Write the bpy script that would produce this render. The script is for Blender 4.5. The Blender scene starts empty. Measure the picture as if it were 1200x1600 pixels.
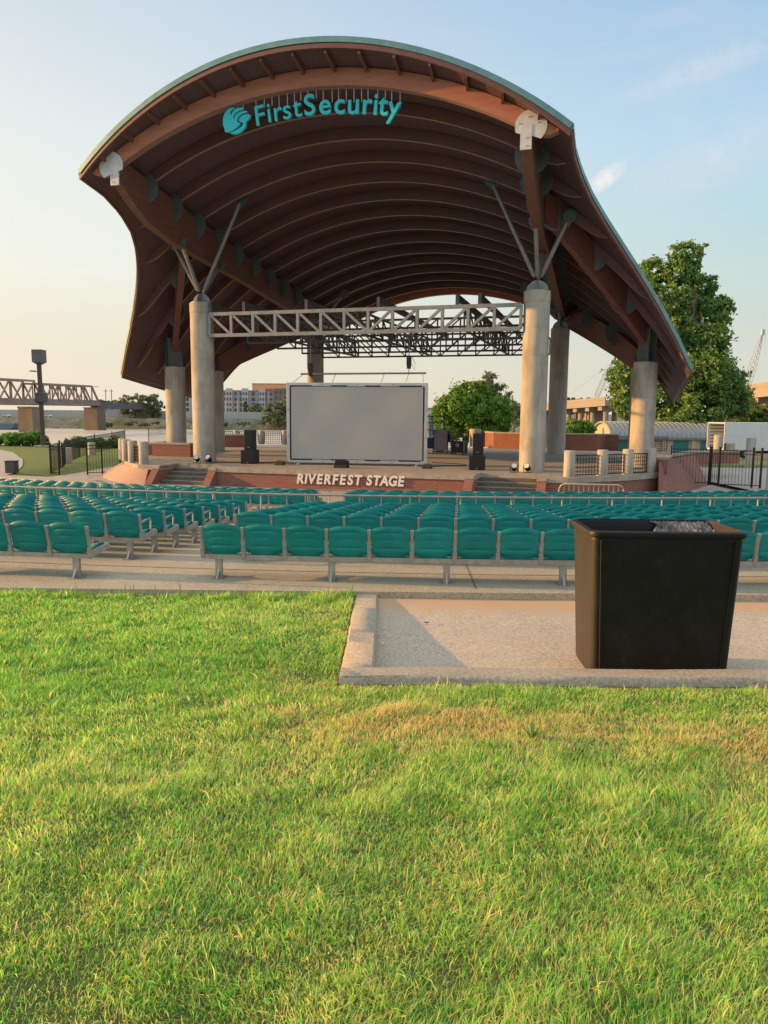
import bpy, math, random
import numpy as np
from mathutils import Vector, Matrix
random.seed(7); rng = np.random.default_rng(11)
R = math.radians
scene = bpy.context.scene
col = scene.collection
CH = 2.12            # eye height above the paving under the last row; everything is shifted up by it at the end

# ---------------------------------------------------------------- camera frame (only used to turn survey points into places)
F = 1202.0; PIT = math.atan(157/1202); ROL = R(.45)
CM = Matrix.Rotation(math.pi/2-PIT, 3, 'X') @ Matrix.Rotation(ROL, 3, 'Z')
def at_z(px, py, z):
    d = CM @ Vector(((px-600)/F, -(py-800)/F, -1)); return d*(z/d.z)
def at_y(px, py, y):
    d = CM @ Vector(((px-600)/F, -(py-800)/F, -1)); return d*(y/d.y)

# stage frame: s across, t towards the back, z up
SX, SY, PH = -1.1853, 34.648, 0.28669
FL = -2.45           # stage floor
PIT_Z = -3.27        # paving in front of the stage
def S(s, t, z=0.0):
    return Vector((SX+s*math.cos(PH)+t*math.sin(PH), SY-s*math.sin(PH)+t*math.cos(PH), z))
def toS(p):
    dx, dy = p[0]-SX, p[1]-SY
    return (dx*math.cos(PH)-dy*math.sin(PH), dx*math.sin(PH)+dy*math.cos(PH))

# ---------------------------------------------------------------- materials
def _nt(name):
    m = bpy.data.materials.new(name); m.use_nodes = True
    nt = m.node_tree; b = nt.nodes['Principled BSDF']
    return m, nt, b
def N(nt, kind, **kw):
    n = nt.nodes.new(kind)
    for k, v in kw.items():
        if k.startswith('_'): setattr(n, k[1:], v)
        else: n.inputs[k].default_value = v
    return n
def c4(c): return (c[0], c[1], c[2], 1)
def ramp(nt, fac, stops):
    r = nt.nodes.new('ShaderNodeValToRGB'); e = r.color_ramp.elements
    while len(e) < len(stops): e.new(.5)
    for x, (p, c) in zip(e, stops): x.position = p; x.color = c4(c)
    nt.links.new(fac, r.inputs[0]); return r.outputs[0]
def mixc(nt, fac, a, b, mode='MIX'):
    m = nt.nodes.new('ShaderNodeMix'); m.data_type = 'RGBA'; m.blend_type = mode
    if isinstance(fac, (int, float)): m.inputs[0].default_value = fac
    else: nt.links.new(fac, m.inputs[0])
    for i, v in ((6, a), (7, b)):
        if isinstance(v, tuple): m.inputs[i].default_value = c4(v)
        else: nt.links.new(v, m.inputs[i])
    return m.outputs[2]
def noise(nt, scale, detail=6, rough=.6, vec=None, dist=0):
    n = N(nt, 'ShaderNodeTexNoise', Scale=scale, Detail=detail, Roughness=rough, Distortion=dist)
    if vec is not None: nt.links.new(vec, n.inputs['Vector'])
    return n.outputs['Fac']
def coords(nt, what='Object', scale=None):
    t = nt.nodes.new('ShaderNodeTexCoord'); o = t.outputs[what]
    if scale:
        mp = N(nt, 'ShaderNodeMapping', Scale=scale); nt.links.new(o, mp.inputs[0]); o = mp.outputs[0]
    return o
def geo_pos(nt, scale=None):
    o = nt.nodes.new('ShaderNodeNewGeometry').outputs['Position']
    if scale:
        mp = N(nt, 'ShaderNodeMapping', Scale=scale); nt.links.new(o, mp.inputs[0]); o = mp.outputs[0]
    return o
def bump(nt, b, h, strength, dist=.02):
    bp = N(nt, 'ShaderNodeBump', Strength=strength, Distance=dist)
    nt.links.new(h, bp.inputs['Height']); nt.links.new(bp.outputs[0], b.inputs['Normal'])
def mat(name, ca, cb=None, scale=3, rough=.7, metal=0, bmp=0, bscale=None, stretch=None, spots=None, bdist=.01, contrast=(.35, .65), pos=False, spec=None):
    m, nt, b = _nt(name)
    if cb is None: cb = tuple(x*.8 for x in ca)
    v = geo_pos(nt, stretch) if pos else coords(nt, 'Object', stretch)
    f = noise(nt, scale, vec=v)
    c = ramp(nt, f, [(contrast[0], ca), (contrast[1], cb)])
    if spots:
        c2, sc, lo, hi = spots
        f2 = ramp(nt, noise(nt, sc, vec=v, detail=8), [(lo, (0, 0, 0)), (hi, (1, 1, 1))])
        c = mixc(nt, f2, c, c2)
    nt.links.new(c, b.inputs['Base Color'])
    b.inputs['Roughness'].default_value = rough; b.inputs['Metallic'].default_value = metal
    if spec is not None: b.inputs['Specular IOR Level'].default_value = spec
    if bmp: bump(nt, b, noise(nt, bscale or scale*6, vec=v), bmp, bdist)
    return m
M = {}
M['concrete'] = mat('concrete column', (.52, .495, .435), (.39, .37, .325), 1.1, .85, bmp=.25, bscale=30, stretch=(1, 1, .45), spots=((.22, .20, .17), 1.6, .48, .80), bdist=.006)
def _streaks(m):       # rain streaks and grime running down cast concrete
    nt = m.node_tree; b = nt.nodes['Principled BSDF']; c = b.inputs['Base Color'].links[0].from_socket
    f = ramp(nt, noise(nt, 5, vec=coords(nt, 'Object', (1, 1, .07)), detail=7, rough=.65), [(.50, (0, 0, 0)), (.72, (.75,)*3)])
    c = mixc(nt, f, c, mixc(nt, .6, c, (.12, .108, .09)))
    sx = nt.nodes.new('ShaderNodeSeparateXYZ'); nt.links.new(coords(nt, 'Object'), sx.inputs[0])
    nt.links.new(c, b.inputs['Base Color'])
_streaks(M['concrete'])
M['concrete_cap'] = mat('cast concrete', (.40, .37, .31), (.30, .275, .23), 2.5, .85, bmp=.3, bscale=40, spots=((.2, .185, .16), 6, .55, .8))
M['steel'] = mat('galvanised steel', (.30, .32, .33), (.22, .24, .25), 4, .5, .3)
M['steel_plate'] = mat('painted steel plate', (.62, .63, .62), (.48, .49, .49), 3, .5, .1)
M['plate_teal'] = mat('teal grey plate', (.125, .16, .165), (.09, .125, .13), 3, .55, .2)
M['dark_steel'] = mat('dark steel', (.10, .103, .105), (.065, .067, .07), 4, .55, .4)
M['black_iron'] = mat('black painted iron', (.016, .016, .018), (.01, .01, .012), 6, .5, .2)
M['aluminium'] = mat('weathered aluminium', (.42, .405, .38), (.31, .30, .285), 9, .5, .45, bmp=.1)
M['black_plastic'] = mat('black plastic', (.012, .013, .015), (.02, .021, .023), 8, .45)
M['black_cabinet'] = mat('black speaker cabinet', (.011, .012, .016), (.016, .017, .022), 10, .6)
M['grille'] = mat('speaker grille', (.018, .019, .022), (.009, .01, .012), 60, .6, .3)
M['screen'] = mat('grey projection cloth', (.45, .455, .43), (.435, .44, .415), .8, .9)
M['screen_frame'] = mat('silver frame', (.62, .63, .63), (.52, .53, .53), 2, .4, .4)
M['black_cloth'] = mat('black cloth', (.012, .012, .013), None, 8, .9)
M['letter_white'] = mat('white painted letters', (.78, .76, .72), (.7, .68, .64), 5, .5)
M['letter_teal'] = mat('turquoise sign face', (.02, .60, .70), (.015, .54, .63), 2, .45)
M['fascia'] = mat('teal metal fascia', (.17, .32, .33), (.12, .25, .26), 2, .45, .3)
M['roof_metal'] = mat('teal standing seam metal', (.13, .27, .27), (.09, .20, .21), 2, .45, .3)
M['tan_paint'] = mat('cream painted tube', (.60, .46, .30), (.52, .39, .25), 5, .5)
M['white_paint'] = mat('white vehicle paint', (.74, .76, .78), (.66, .68, .71), 1.2, .4)
M['rubber'] = mat('tyre rubber', (.02, .02, .02), None, 9, .85)
M['teal_door'] = mat('teal door paint', (.02, .20, .20), (.015, .16, .165), 3, .5)
M['stucco'] = mat('warm stucco', (.50, .42, .32), (.44, .37, .28), 2, .9, bmp=.1)
M['roof_grey'] = mat('pale ribbed metal roof', (.33, .345, .35), (.27, .285, .29), 2, .5, .2)
M['blue_paint'] = mat('blue machine paint', (.02, .09, .22), (.015, .07, .18), 5, .5)
M['grey_panel'] = mat('grey panel', (.22, .22, .23), (.17, .17, .18), 3, .6)
M['white_panel'] = mat('white panel', (.62, .64, .66), (.56, .58, .6), 2, .6)
M['bark'] = mat('pale bark', (.36, .29, .22), (.16, .125, .09), 5, .9, bmp=.5, stretch=(1, 1, .3))
M['bark_dark'] = mat('dark bark', (.13, .10, .075), (.07, .055, .04), 5, .9, bmp=.5, stretch=(1, 1, .3))
M['rust_steel'] = mat('brown bridge steel', (.27, .215, .195), (.20, .165, .155), .3, .8)
M['pier_stone'] = mat('stained pier stone', (.20, .165, .13), (.13, .108, .088), .12, .95, stretch=(1, 1, .4))
M['flood_wall'] = mat('pale flood wall', (.47, .48, .48), (.40, .41, .42), .05, .9)
M['apt_pale'] = mat('pale apartment wall', (.40, .385, .37), (.36, .35, .335), .05, .9)  # far bank colours are lightened, with distance haze mixed in
M['apt_white'] = mat('white apartment bay', (.52, .51, .50), (.47, .46, .455), .05, .9)
M['apt_brick'] = mat('brick apartment wall', (.30, .20, .165), (.26, .175, .145), .08, .9)
M['far_glass'] = mat('dark far glass', (.10, .115, .13), (.07, .08, .095), .2, .3)
M['arena'] = mat('sunlit arena wall', (.85, .42, .20), (.75, .36, .17), .03, .7)
M['red_sign'] = mat('red sign band', (.65, .10, .06), (.5, .08, .05), .2, .6)
M['overpass'] = mat('overpass concrete', (.33, .30, .265), (.28, .255, .225), .1, .9)
M['crane'] = mat('pale crane lattice', (.55, .57, .58), (.48, .5, .52), .5, .6)  # paled, distance haze put into the colour
M['crane_dark'] = mat('dark crane cab', (.12, .12, .15), (.09, .09, .11), .5, .6)
M['barge'] = mat('blue barge hull', (.13, .20, .27), (.10, .16, .22), .2, .7)
M['lamp_brown'] = mat('brown lamp pole', (.10, .062, .045), (.07, .045, .035), 2, .6)
M['lamp_grey'] = mat('grey lamp head', (.13, .135, .14), (.10, .105, .11), 2, .6)
M['riser'] = mat('dark step riser', (.15, .135, .105), (.11, .10, .08), 4, .9)  # step fronts, darker than the treads
M['lens'] = mat('lamp lens', (.75, .75, .72), None, 2, .15)
M['cable'] = mat('black cable', (.012, .012, .012), None, 5, .7)
M['bag'] = mat('clear liner', (.20, .205, .21), (.012, .012, .013), 9, .16, bmp=.5, bscale=25)

def wood(name, ca, cb, along, rough=.55, plank=0):
    m, nt, b = _nt(name)
    v = coords(nt, 'Object', along)
    f = noise(nt, 2.2, vec=v, detail=8)
    c = ramp(nt, f, [(.3, ca), (.7, cb)])
    if plank:
        w = N(nt, 'ShaderNodeTexWave', Scale=plank, Distortion=0); w.bands_direction = 'Y'
        nt.links.new(coords(nt, 'Object'), w.inputs['Vector'])
        l = ramp(nt, w.outputs['Fac'], [(.0, (.78, .78, .78)), (.10, (1, 1, 1))])
        c = mixc(nt, 1.0, c, l, 'MULTIPLY')
    nt.links.new(c, b.inputs['Base Color']); b.inputs['Roughness'].default_value = rough
    bump(nt, b, f, .15)
    return m
M['glulam'] = wood('stained glulam timber', (.150, .076, .072), (.108, .056, .055), (.5, 3, 3))
M['glulam_front'] = wood('orange front glulam', (.48, .185, .11), (.36, .135, .082), (.5, 3, 3))  # brighter and more orange than the inner ribs
M['soffit'] = wood('glulam soffit with painted bounce light', (.34, .20, .175), (.265, .155, .135), (.5, 3, 3))  # rib undersides paler: light bounced off the floor, put into the colour
M['girder'] = wood('dark stained girder timber', (.215, .095, .075), (.15, .066, .053), (3, .4, 3))
M['deck_wood'] = wood('dark stained roof boards', (.125, .076, .095), (.09, .056, .072), (4, .5, 4), .6, plank=1.2)
M['lookout'] = wood('stained lookout timber', (.19, .088, .068), (.135, .063, .05), (3, .5, 3))

def brick(name, c1, c2, mortar, sc=1.0):
    m, nt, b = _nt(name)
    t = N(nt, 'ShaderNodeTexBrick', Scale=1.0/sc, Color1=c4(c1), Color2=c4(c2), Mortar=c4(mortar))
    t.inputs['Mortar Size'].default_value = .007; t.inputs['Brick Width'].default_value = .21; t.inputs['Row Height'].default_value = .072
    t.inputs['Bias'].default_value = -.1
    nt.links.new(nt.nodes.new('ShaderNodeUVMap').outputs[0], t.inputs['Vector'])
    f = noise(nt, 1.3, vec=coords(nt, 'Object'))
    c = mixc(nt, f, t.outputs['Color'], (c1[0]*.6, c1[1]*.6, c1[2]*.6)); c = mixc(nt, .55, t.outputs['Color'], c)
    nt.links.new(c, b.inputs['Base Color']); b.inputs['Roughness'].default_value = .9
    bump(nt, b, t.outputs['Fac'], -.4, .004)
    return m
M['brick'] = brick('red brick', (.30, .115, .085), (.22, .078, .06), (.34, .26, .21))
M['brick_tan'] = brick('tan paver brick', (.58, .36, .255), (.50, .30, .21), (.55, .41, .30))  # left wing brick, paler than the red brick

def seat_mat():
    m, nt, b = _nt('teal moulded seat plastic')
    oi = nt.nodes.new('ShaderNodeObjectInfo')
    c = ramp(nt, oi.outputs['Random'], [(0, (.001, .205, .205)), (.5, (.001, .24, .238)), (1, (.003, .275, .272))])
    f = noise(nt, 6, vec=geo_pos(nt))
    c = mixc(nt, .25, c, ramp(nt, f, [(.35, (.001, .10, .105)), (.65, (.008, .24, .24))]))
    nt.links.new(c, b.inputs['Base Color']); b.inputs['Roughness'].default_value = .45; b.inputs['Specular IOR Level'].default_value = .32
    return m
M['seat'] = seat_mat()

def bin_mat():
    m, nt, b = _nt('scuffed black bin plastic')
    v = coords(nt, 'Object')
    f = noise(nt, 5, vec=v, detail=8); g = noise(nt, 7, vec=coords(nt, 'Object', (1.6, 1.6, .9)), detail=10, rough=.8)
    c = ramp(nt, f, [(.3, (.0035, .004, .0042)), (.75, (.010, .0105, .0105))])
    sc = ramp(nt, g, [(.56, (0, 0, 0)), (.74, (1, 1, 1))])
    c = mixc(nt, mixc(nt, .80, sc, (0, 0, 0)), c, (.16, .155, .14))
    nt.links.new(c, b.inputs['Base Color'])
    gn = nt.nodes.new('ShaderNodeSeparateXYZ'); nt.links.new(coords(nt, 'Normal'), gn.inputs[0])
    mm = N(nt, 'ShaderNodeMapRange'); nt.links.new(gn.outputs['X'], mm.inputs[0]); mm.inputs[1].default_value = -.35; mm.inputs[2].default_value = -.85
    # side wall towards the sun: sunlight painted in as a paler, scuffed grey
    sunlit_tone = mixc(nt, g, (.052, .046, .038), (.034, .031, .027)); cc = b.inputs['Base Color'].links[0].from_socket
    nt.links.new(mixc(nt, mm.outputs[0], cc, sunlit_tone), b.inputs['Base Color'])
    nt.links.new(ramp(nt, f, [(.3, (.42,)*3), (.7, (.62,)*3)]), b.inputs['Roughness']); b.inputs['Specular IOR Level'].default_value = .3
    bump(nt, b, g, .12, .004)
    return m
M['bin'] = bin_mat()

def paving(name, ca, cb, sandy=None, joints=None):
    m, nt, b = _nt(name)
    p = geo_pos(nt)
    f = noise(nt, .55, vec=p, detail=8); g = noise(nt, 42, vec=p, detail=5); h = noise(nt, 4, vec=p, detail=10, rough=.7)
    c = ramp(nt, f, [(.3, ca), (.7, cb)])
    c = mixc(nt, ramp(nt, noise(nt, 1.1, vec=p, detail=9, rough=.7), [(.52, (0, 0, 0)), (.72, (.55,)*3)]), c, tuple(x*.62 for x in cb))
    c = mixc(nt, .55, c, ramp(nt, h, [(.3, tuple(x*.62 for x in ca)), (.6, tuple(x*1.12 for x in ca))]))
    c = mixc(nt, .55, c, ramp(nt, g, [(.35, tuple(x*.5 for x in ca)), (.65, tuple(min(.8, x*1.4) for x in ca))]))
    if sandy:
        sx = nt.nodes.new('ShaderNodeSeparateXYZ'); nt.links.new(p, sx.inputs[0])
        mr = N(nt, 'ShaderNodeMapRange'); nt.links.new(sx.outputs['Y'], mr.inputs[0])
        mr.inputs[1].default_value = sandy[0]; mr.inputs[2].default_value = sandy[1]
        ad = N(nt, 'ShaderNodeMath', _operation='MULTIPLY_ADD'); nt.links.new(h, ad.inputs[0]); ad.inputs[1].default_value = 1.6; 
        su = N(nt, 'ShaderNodeMath', _operation='SUBTRACT'); nt.links.new(mr.outputs[0], su.inputs[0]); su.inputs[1].default_value = .95
        nt.links.new(su.outputs[0], ad.inputs[2])
        fc = ramp(nt, ad.outputs[0], [(.25, (0, 0, 0)), (.65, (1, 1, 1))])
        c = mixc(nt, fc, c, mixc(nt, g, (.66, .46, .29), (.44, .29, .18)))
    nt.links.new(c, b.inputs['Base Color']); b.inputs['Roughness'].default_value = .92
    hh = N(nt, 'ShaderNodeMath', _operation='ADD'); nt.links.new(g, hh.inputs[0]); nt.links.new(h, hh.inputs[1])
    bump(nt, b, hh.outputs[0], .35, .006)
    return m
M['paving'] = paving('worn concrete paving', (.435, .385, .29), (.345, .305, .23))
M['pad'] = paving('exposed aggregate slab', (.53, .455, .355), (.45, .38, .295), sandy=(7.7, 8.7))
M['curb'] = paving('rough curb concrete', (.42, .37, .295), (.31, .27, .215))
M['stage_floor'] = paving('stage paving', (.36, .32, .27), (.29, .255, .21))
M['path'] = paving('pale path concrete', (.44, .40, .35), (.38, .345, .30))

def grass_mats():
    m, nt, b = _nt('grass blades')
    a = nt.nodes.new('ShaderNodeVertexColor'); a.layer_name = 'tint'
    nt.links.new(a.outputs[0], b.inputs['Base Color']); b.inputs['Roughness'].default_value = .5
    b.inputs['Specular IOR Level'].default_value = .25
    tr = nt.nodes.new('ShaderNodeBsdfTranslucent'); nt.links.new(a.outputs[0], tr.inputs[0])
    mx = N(nt, 'ShaderNodeMixShader', Fac=.58)
    nt.links.new(b.outputs[0], mx.inputs[1]); nt.links.new(tr.outputs[0], mx.inputs[2])
    nt.links.new(mx.outputs[0], nt.nodes['Material Output'].inputs[0])
    return m
M['blade'] = grass_mats()
def leaf_mat(name, trans=.3, haze=None):
    m, nt, b = _nt(name)
    a = nt.nodes.new('ShaderNodeVertexColor'); a.layer_name = 'tint'
    nt.links.new(a.outputs[0], b.inputs['Base Color']); b.inputs['Roughness'].default_value = .55
    b.inputs['Specular IOR Level'].default_value = .2
    tr = nt.nodes.new('ShaderNodeBsdfTranslucent'); nt.links.new(a.outputs[0], tr.inputs[0])
    mx = N(nt, 'ShaderNodeMixShader', Fac=trans)
    nt.links.new(b.outputs[0], mx.inputs[1]); nt.links.new(tr.outputs[0], mx.inputs[2])
    nt.links.new(mx.outputs[0], nt.nodes['Material Output'].inputs[0])
    return m
M['leaf'] = leaf_mat('tree leaves')
M['soil'] = mat('thatch and soil', (.10, .135, .035), (.075, .085, .03), 8, .95, bmp=.4, pos=True, spots=((.14, .105, .05), 3, .5, .75))
def ground_mat():
    m, nt, b = _nt('mown turf and river bank')
    p = geo_pos(nt)
    f = noise(nt, .35, vec=p, detail=9); g = noise(nt, 9, vec=p, detail=6)
    c = ramp(nt, f, [(.3, (.095, .155, .028)), (.7, (.14, .20, .04))])
    c = mixc(nt, .4, c, ramp(nt, g, [(.3, (.05, .095, .015)), (.7, (.20, .235, .065))]))
    # steep or low ground is stone rip-rap with weeds
    sx = nt.nodes.new('ShaderNodeSeparateXYZ'); nt.links.new(p, sx.inputs[0])
    mr = N(nt, 'ShaderNodeMapRange'); nt.links.new(sx.outputs['Z'], mr.inputs[0])
    mr.inputs[1].default_value = -3.9+CH; mr.inputs[2].default_value = -5.2+CH
    rock = mixc(nt, ramp(nt, noise(nt, .16, vec=p, detail=10, rough=.7), [(.47, (0, 0, 0)), (.56, (1, 1, 1))]),
                ramp(nt, noise(nt, .9, vec=p, detail=6), [(.35, (.13, .12, .10)), (.65, (.27, .25, .215))]), (.10, .135, .05))
    c = mixc(nt, mr.outputs[0], c, rock)
    nt.links.new(c, b.inputs['Base Color']); b.inputs['Roughness'].default_value = .95
    bump(nt, b, g, .5, .03)
    return m
M['turf'] = ground_mat()
def water_mat():
    m, nt, b = _nt('brown river water')
    p = geo_pos(nt, (.05, .25, 1))
    b.inputs['Base Color'].default_value = (.60, .52, .41, 1); b.inputs['Roughness'].default_value = .42; b.inputs['IOR'].default_value = 1.33
    bump(nt, b, noise(nt, 2.2, vec=p, detail=5), .035, .25)
    return m
M['water'] = water_mat()

# ---------------------------------------------------------------- mesh builder
class MB:
    def __init__(s): s.v = []; s.f = []
    def add(s, vs, fs):
        o = len(s.v); s.v += [tuple(p) for p in vs]; s.f += [tuple(i+o for i in q) for q in fs]; return s
    def box(s, c, size, rz=0, rot=None):
        x, y, z = (k/2 for k in size); m = rot or Matrix.Rotation(rz, 3, 'Z'); c = Vector(c)
        vs = [c+m@Vector((i*x, j*y, k*z)) for k in (-1, 1) for i, j in ((-1, -1), (1, -1), (1, 1), (-1, 1))]
        return s.add(vs, [(0, 3, 2, 1), (4, 5, 6, 7), (0, 1, 5, 4), (1, 2, 6, 5), (2, 3, 7, 6), (3, 0, 4, 7)])
    def bar(s, a, b, w, h, up=(0, 0, 1)):
        a, b = Vector(a), Vector(b); d = (b-a).normalized(); u = Vector(up)
        if abs(d.dot(u)) > .99: u = Vector((0, 1, 0))
        x = d.cross(u).normalized()*(w/2); y = x.cross(d).normalized()*(h/2)
        vs = [p+i*x+j*y for p in (a, b) for i, j in ((-1, -1), (1, -1), (1, 1), (-1, 1))]
        return s.add(vs, [(0, 1, 2, 3)[::-1], (4, 5, 6, 7), (0, 1, 5, 4), (1, 2, 6, 5), (2, 3, 7, 6), (3, 0, 4, 7)])
    def tube(s, pts, r, n=8, cap=True):
        pts = [Vector(p) for p in pts]; rs = r if isinstance(r, (list, tuple)) else [r]*len(pts); o = len(s.v)
        for i, p in enumerate(pts):
            d = (pts[min(i+1, len(pts)-1)]-pts[max(i-1, 0)]).normalized()
            u = Vector((0, 0, 1)) if abs(d.z) < .95 else Vector((0, 1, 0))
            x = d.cross(u).normalized(); y = d.cross(x)
            s.v += [tuple(p+rs[i]*(math.cos(a)*x+math.sin(a)*y)) for a in (2*math.pi*k/n for k in range(n))]
        for i in range(len(pts)-1):
            for k in range(n):
                s.f.append((o+i*n+k, o+i*n+(k+1) % n, o+(i+1)*n+(k+1) % n, o+(i+1)*n+k))
        if cap:
            s.f.append(tuple(o+k for k in range(n))[::-1]); e = o+(len(pts)-1)*n; s.f.append(tuple(e+k for k in range(n)))
        return s
    def lathe(s, prof, c=(0, 0, 0), n=24):
        c = Vector(c); o = len(s.v)
        for r, z in prof:
            s.v += [tuple(c+Vector((r*math.cos(a), r*math.sin(a), z))) for a in (2*math.pi*k/n for k in range(n))]
        for i in range(len(prof)-1):
            for k in range(n):
                s.f.append((o+i*n+k, o+i*n+(k+1) % n, o+(i+1)*n+(k+1) % n, o+(i+1)*n+k))
        s.f.append(tuple(o+k for k in range(n))[::-1]); e = o+(len(prof)-1)*n; s.f.append(tuple(e+k for k in range(n)))
        return s
    def prism(s, poly, o, ux, uy, dep):
        o, ux, uy, dep = Vector(o), Vector(ux), Vector(uy), Vector(dep); n = len(poly)
        a = [o+p[0]*ux+p[1]*uy for p in poly]; vs = a+[p+dep for p in a]
        return s.add(vs, [tuple(range(n))[::-1], tuple(range(n, 2*n))]+[(i, (i+1) % n, n+(i+1) % n, n+i) for i in range(n)])
    def disc(s, c, nrm, r, th, n=20):
        c, d = Vector(c), Vector(nrm).normalized()
        return s.tube([c-d*th/2, c+d*th/2], r, n)
    def loft(s, rings, cap=True):
        n = len(rings[0]); o = len(s.v)
        for rg in rings: s.v += [tuple(p) for p in rg]
        for i in range(len(rings)-1):
            for k in range(n): s.f.append((o+i*n+k, o+i*n+(k+1) % n, o+(i+1)*n+(k+1) % n, o+(i+1)*n+k))
        if cap: s.f.append(tuple(o+k for k in range(n))[::-1]); e = o+(len(rings)-1)*n; s.f.append(tuple(e+k for k in range(n)))
        return s
    def grid(s, P):
        nu, nv = len(P), len(P[0]); o = len(s.v)
        for r in P: s.v += [tuple(p) for p in r]
        for i in range(nu-1):
            for j in range(nv-1): s.f.append((o+i*nv+j, o+(i+1)*nv+j, o+(i+1)*nv+j+1, o+i*nv+j+1))
        return s
    def sheet(s, fn, nu, nv, th):
        P = [[Vector(fn(i/nu, j/nv)) for j in range(nv+1)] for i in range(nu+1)]
        def nrm(i, j):
            a = P[min(i+1, nu)][j]-P[max(i-1, 0)][j]; b = P[i][min(j+1, nv)]-P[i][max(j-1, 0)]
            return a.cross(b).normalized()
        Q = [[P[i][j]-nrm(i, j)*th for j in range(nv+1)] for i in range(nu+1)]
        o = len(s.v); s.grid(P); o2 = len(s.v); k = len(s.f); s.grid(Q)
        s.f[k:] = [q[::-1] for q in s.f[k:]]
        w = nv+1
        rim = [i*w for i in range(nu+1)]+[nu*w+j for j in range(1, nv+1)]+[i*w+nv for i in range(nu-1, -1, -1)]+[j for j in range(nv-1, 0, -1)]
        for a, b in zip(rim, rim[1:]+rim[:1]): s.f.append((o+b, o+a, o2+a, o2+b))
        return s
    def build(s, name, m, parent=None, off=(0, 0, 0), smooth=None, uv=False, bevel=0, loc=None, rz=0):
        me = bpy.data.meshes.new(name)
        off = Vector(off)
        me.from_pydata([(p[0]-off[0], p[1]-off[1], p[2]-off[2]) for p in s.v], [], s.f)
        me.materials.append(m)
        if uv:
            l = me.uv_layers.new(name='UVMap')
            for p in me.polygons:
                n = p.normal
                if abs(n.z) > .85: t, b = Vector((1, 0, 0)), Vector((0, 1, 0))
                else:
                    t = Vector((-n.y, n.x, 0)).normalized(); b = n.cross(t)
                for li in p.loop_indices:
                    co = me.vertices[me.loops[li].vertex_index].co; l.data[li].uv = (co.dot(t), co.dot(b))
        if smooth:
            me.polygons.foreach_set('use_smooth', [True]*len(me.polygons)); me.set_sharp_from_angle(angle=R(smooth))
        me.validate(); me.update()
        o = bpy.data.objects.new(name, me); col.objects.link(o)
        if parent: o.parent = parent
        if loc is not None: o.location = loc
        if rz: o.rotation_euler = (0, 0, rz)
        if bevel:
            b = o.modifiers.new('bevel', 'BEVEL'); b.width = bevel; b.segments = 2; b.limit_method = 'ANGLE'; b.angle_limit = R(40)
        return o
def tag(o, label=None, cat=None, group=None, kind=None):
    if label: o['label'] = label
    if cat: o['category'] = cat
    if group: o['group'] = group
    if kind: o['kind'] = kind
    return o
def thing(name, label, cat, loc=(0, 0, 0), rz=0, group=None):
    o = bpy.data.objects.new(name, None); col.objects.link(o); o.location = loc; o.rotation_euler = (0, 0, rz)
    o.empty_display_size = .2
    return tag(o, label, cat, group)
def struct(name, mb, m, **k):
    o = mb.build(name, m, **k); o['kind'] = 'structure'; return o
def copy_tree(o, parent=None):
    c = o.copy(); col.objects.link(c); c.parent = parent
    for ch in list(o.children): copy_tree(ch, c)
    return c
def shared(o, parent, loc, rz=0):
    c = o.copy(); col.objects.link(c); c.parent = parent; c.location = loc; c.rotation_euler = (0, 0, rz); return c
# ---------------------------------------------------------------- camera, sky, sun
cam = bpy.data.cameras.new('camera'); co = bpy.data.objects.new('camera', cam); col.objects.link(co)
cam.sensor_fit = 'VERTICAL'; cam.sensor_height = 32; cam.lens = 32*F/1600; cam.clip_start = .05; cam.clip_end = 6000
co.rotation_euler = CM.to_euler(); scene.camera = co
SUN_EL, SUN_AZ = R(11.5), R(-84)          # azimuth measured from the viewing direction, negative to the left
sd = Vector((math.cos(SUN_EL)*math.sin(SUN_AZ), math.cos(SUN_EL)*math.cos(SUN_AZ), math.sin(SUN_EL)))
sl = bpy.data.lights.new('sun', 'SUN'); sl.energy = 7.4; sl.angle = R(.6); sl.color = (1, .50, .14)
so = bpy.data.objects.new('sun', sl); col.objects.link(so); so.rotation_euler = (-sd).to_track_quat('-Z', 'Y').to_euler(); so.location = (-30, 0, 30)
w = bpy.data.worlds.new('World'); scene.world = w; w.use_nodes = True
nt = w.node_tree; bg = nt.nodes['Background']
sky = nt.nodes.new('ShaderNodeTexSky'); sky.sky_type = 'NISHITA'; sky.sun_disc = False
sky.sun_elevation = SUN_EL; sky.sun_rotation = SUN_AZ; sky.air_density = 1.0; sky.dust_density = 2.2; sky.ozone_density = 1.6; sky.altitude = 80
tc = nt.nodes.new('ShaderNodeTexCoord')
sx = nt.nodes.new('ShaderNodeSeparateXYZ'); nt.links.new(tc.outputs['Generated'], sx.inputs[0])
# thin haze and cloud: a pale veil, warmest low down on the sun's side, over the Nishita sky
dt = N(nt, 'ShaderNodeVectorMath', _operation='DOT_PRODUCT'); nt.links.new(tc.outputs['Generated'], dt.inputs[0])
dt.inputs[1].default_value = (math.sin(R(-62)), math.cos(R(-62)), 0)
el = ramp(nt, sx.outputs['Z'], [(0, (9.6, 8.4, 6.5)), (.09, (9.6, 8.7, 7.0)), (.16, (9.8, 9.7, 8.5)), (.28, (9.2, 9.4, 8.9)), (.48, (6.8, 7.8, 8.4)), (.85, (9.5, 9.6, 9.3))])
el2 = ramp(nt, sx.outputs['Z'], [(0, (7.8, 7.4, 6.0)), (.14, (6.3, 7.6, 7.1)), (.21, (5.6, 7.6, 8.0)), (.30, (4.9, 7.3, 9.0)), (.48, (3.1, 5.4, 8.4)), (.85, (9.5, 9.6, 9.3))])  # topmost stop of both ramps: unseen zenith, brightened as added fill light
sdf = ramp(nt, dt.outputs['Value'], [(.05, (0, 0, 0)), (.82, (1, 1, 1))])
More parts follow.
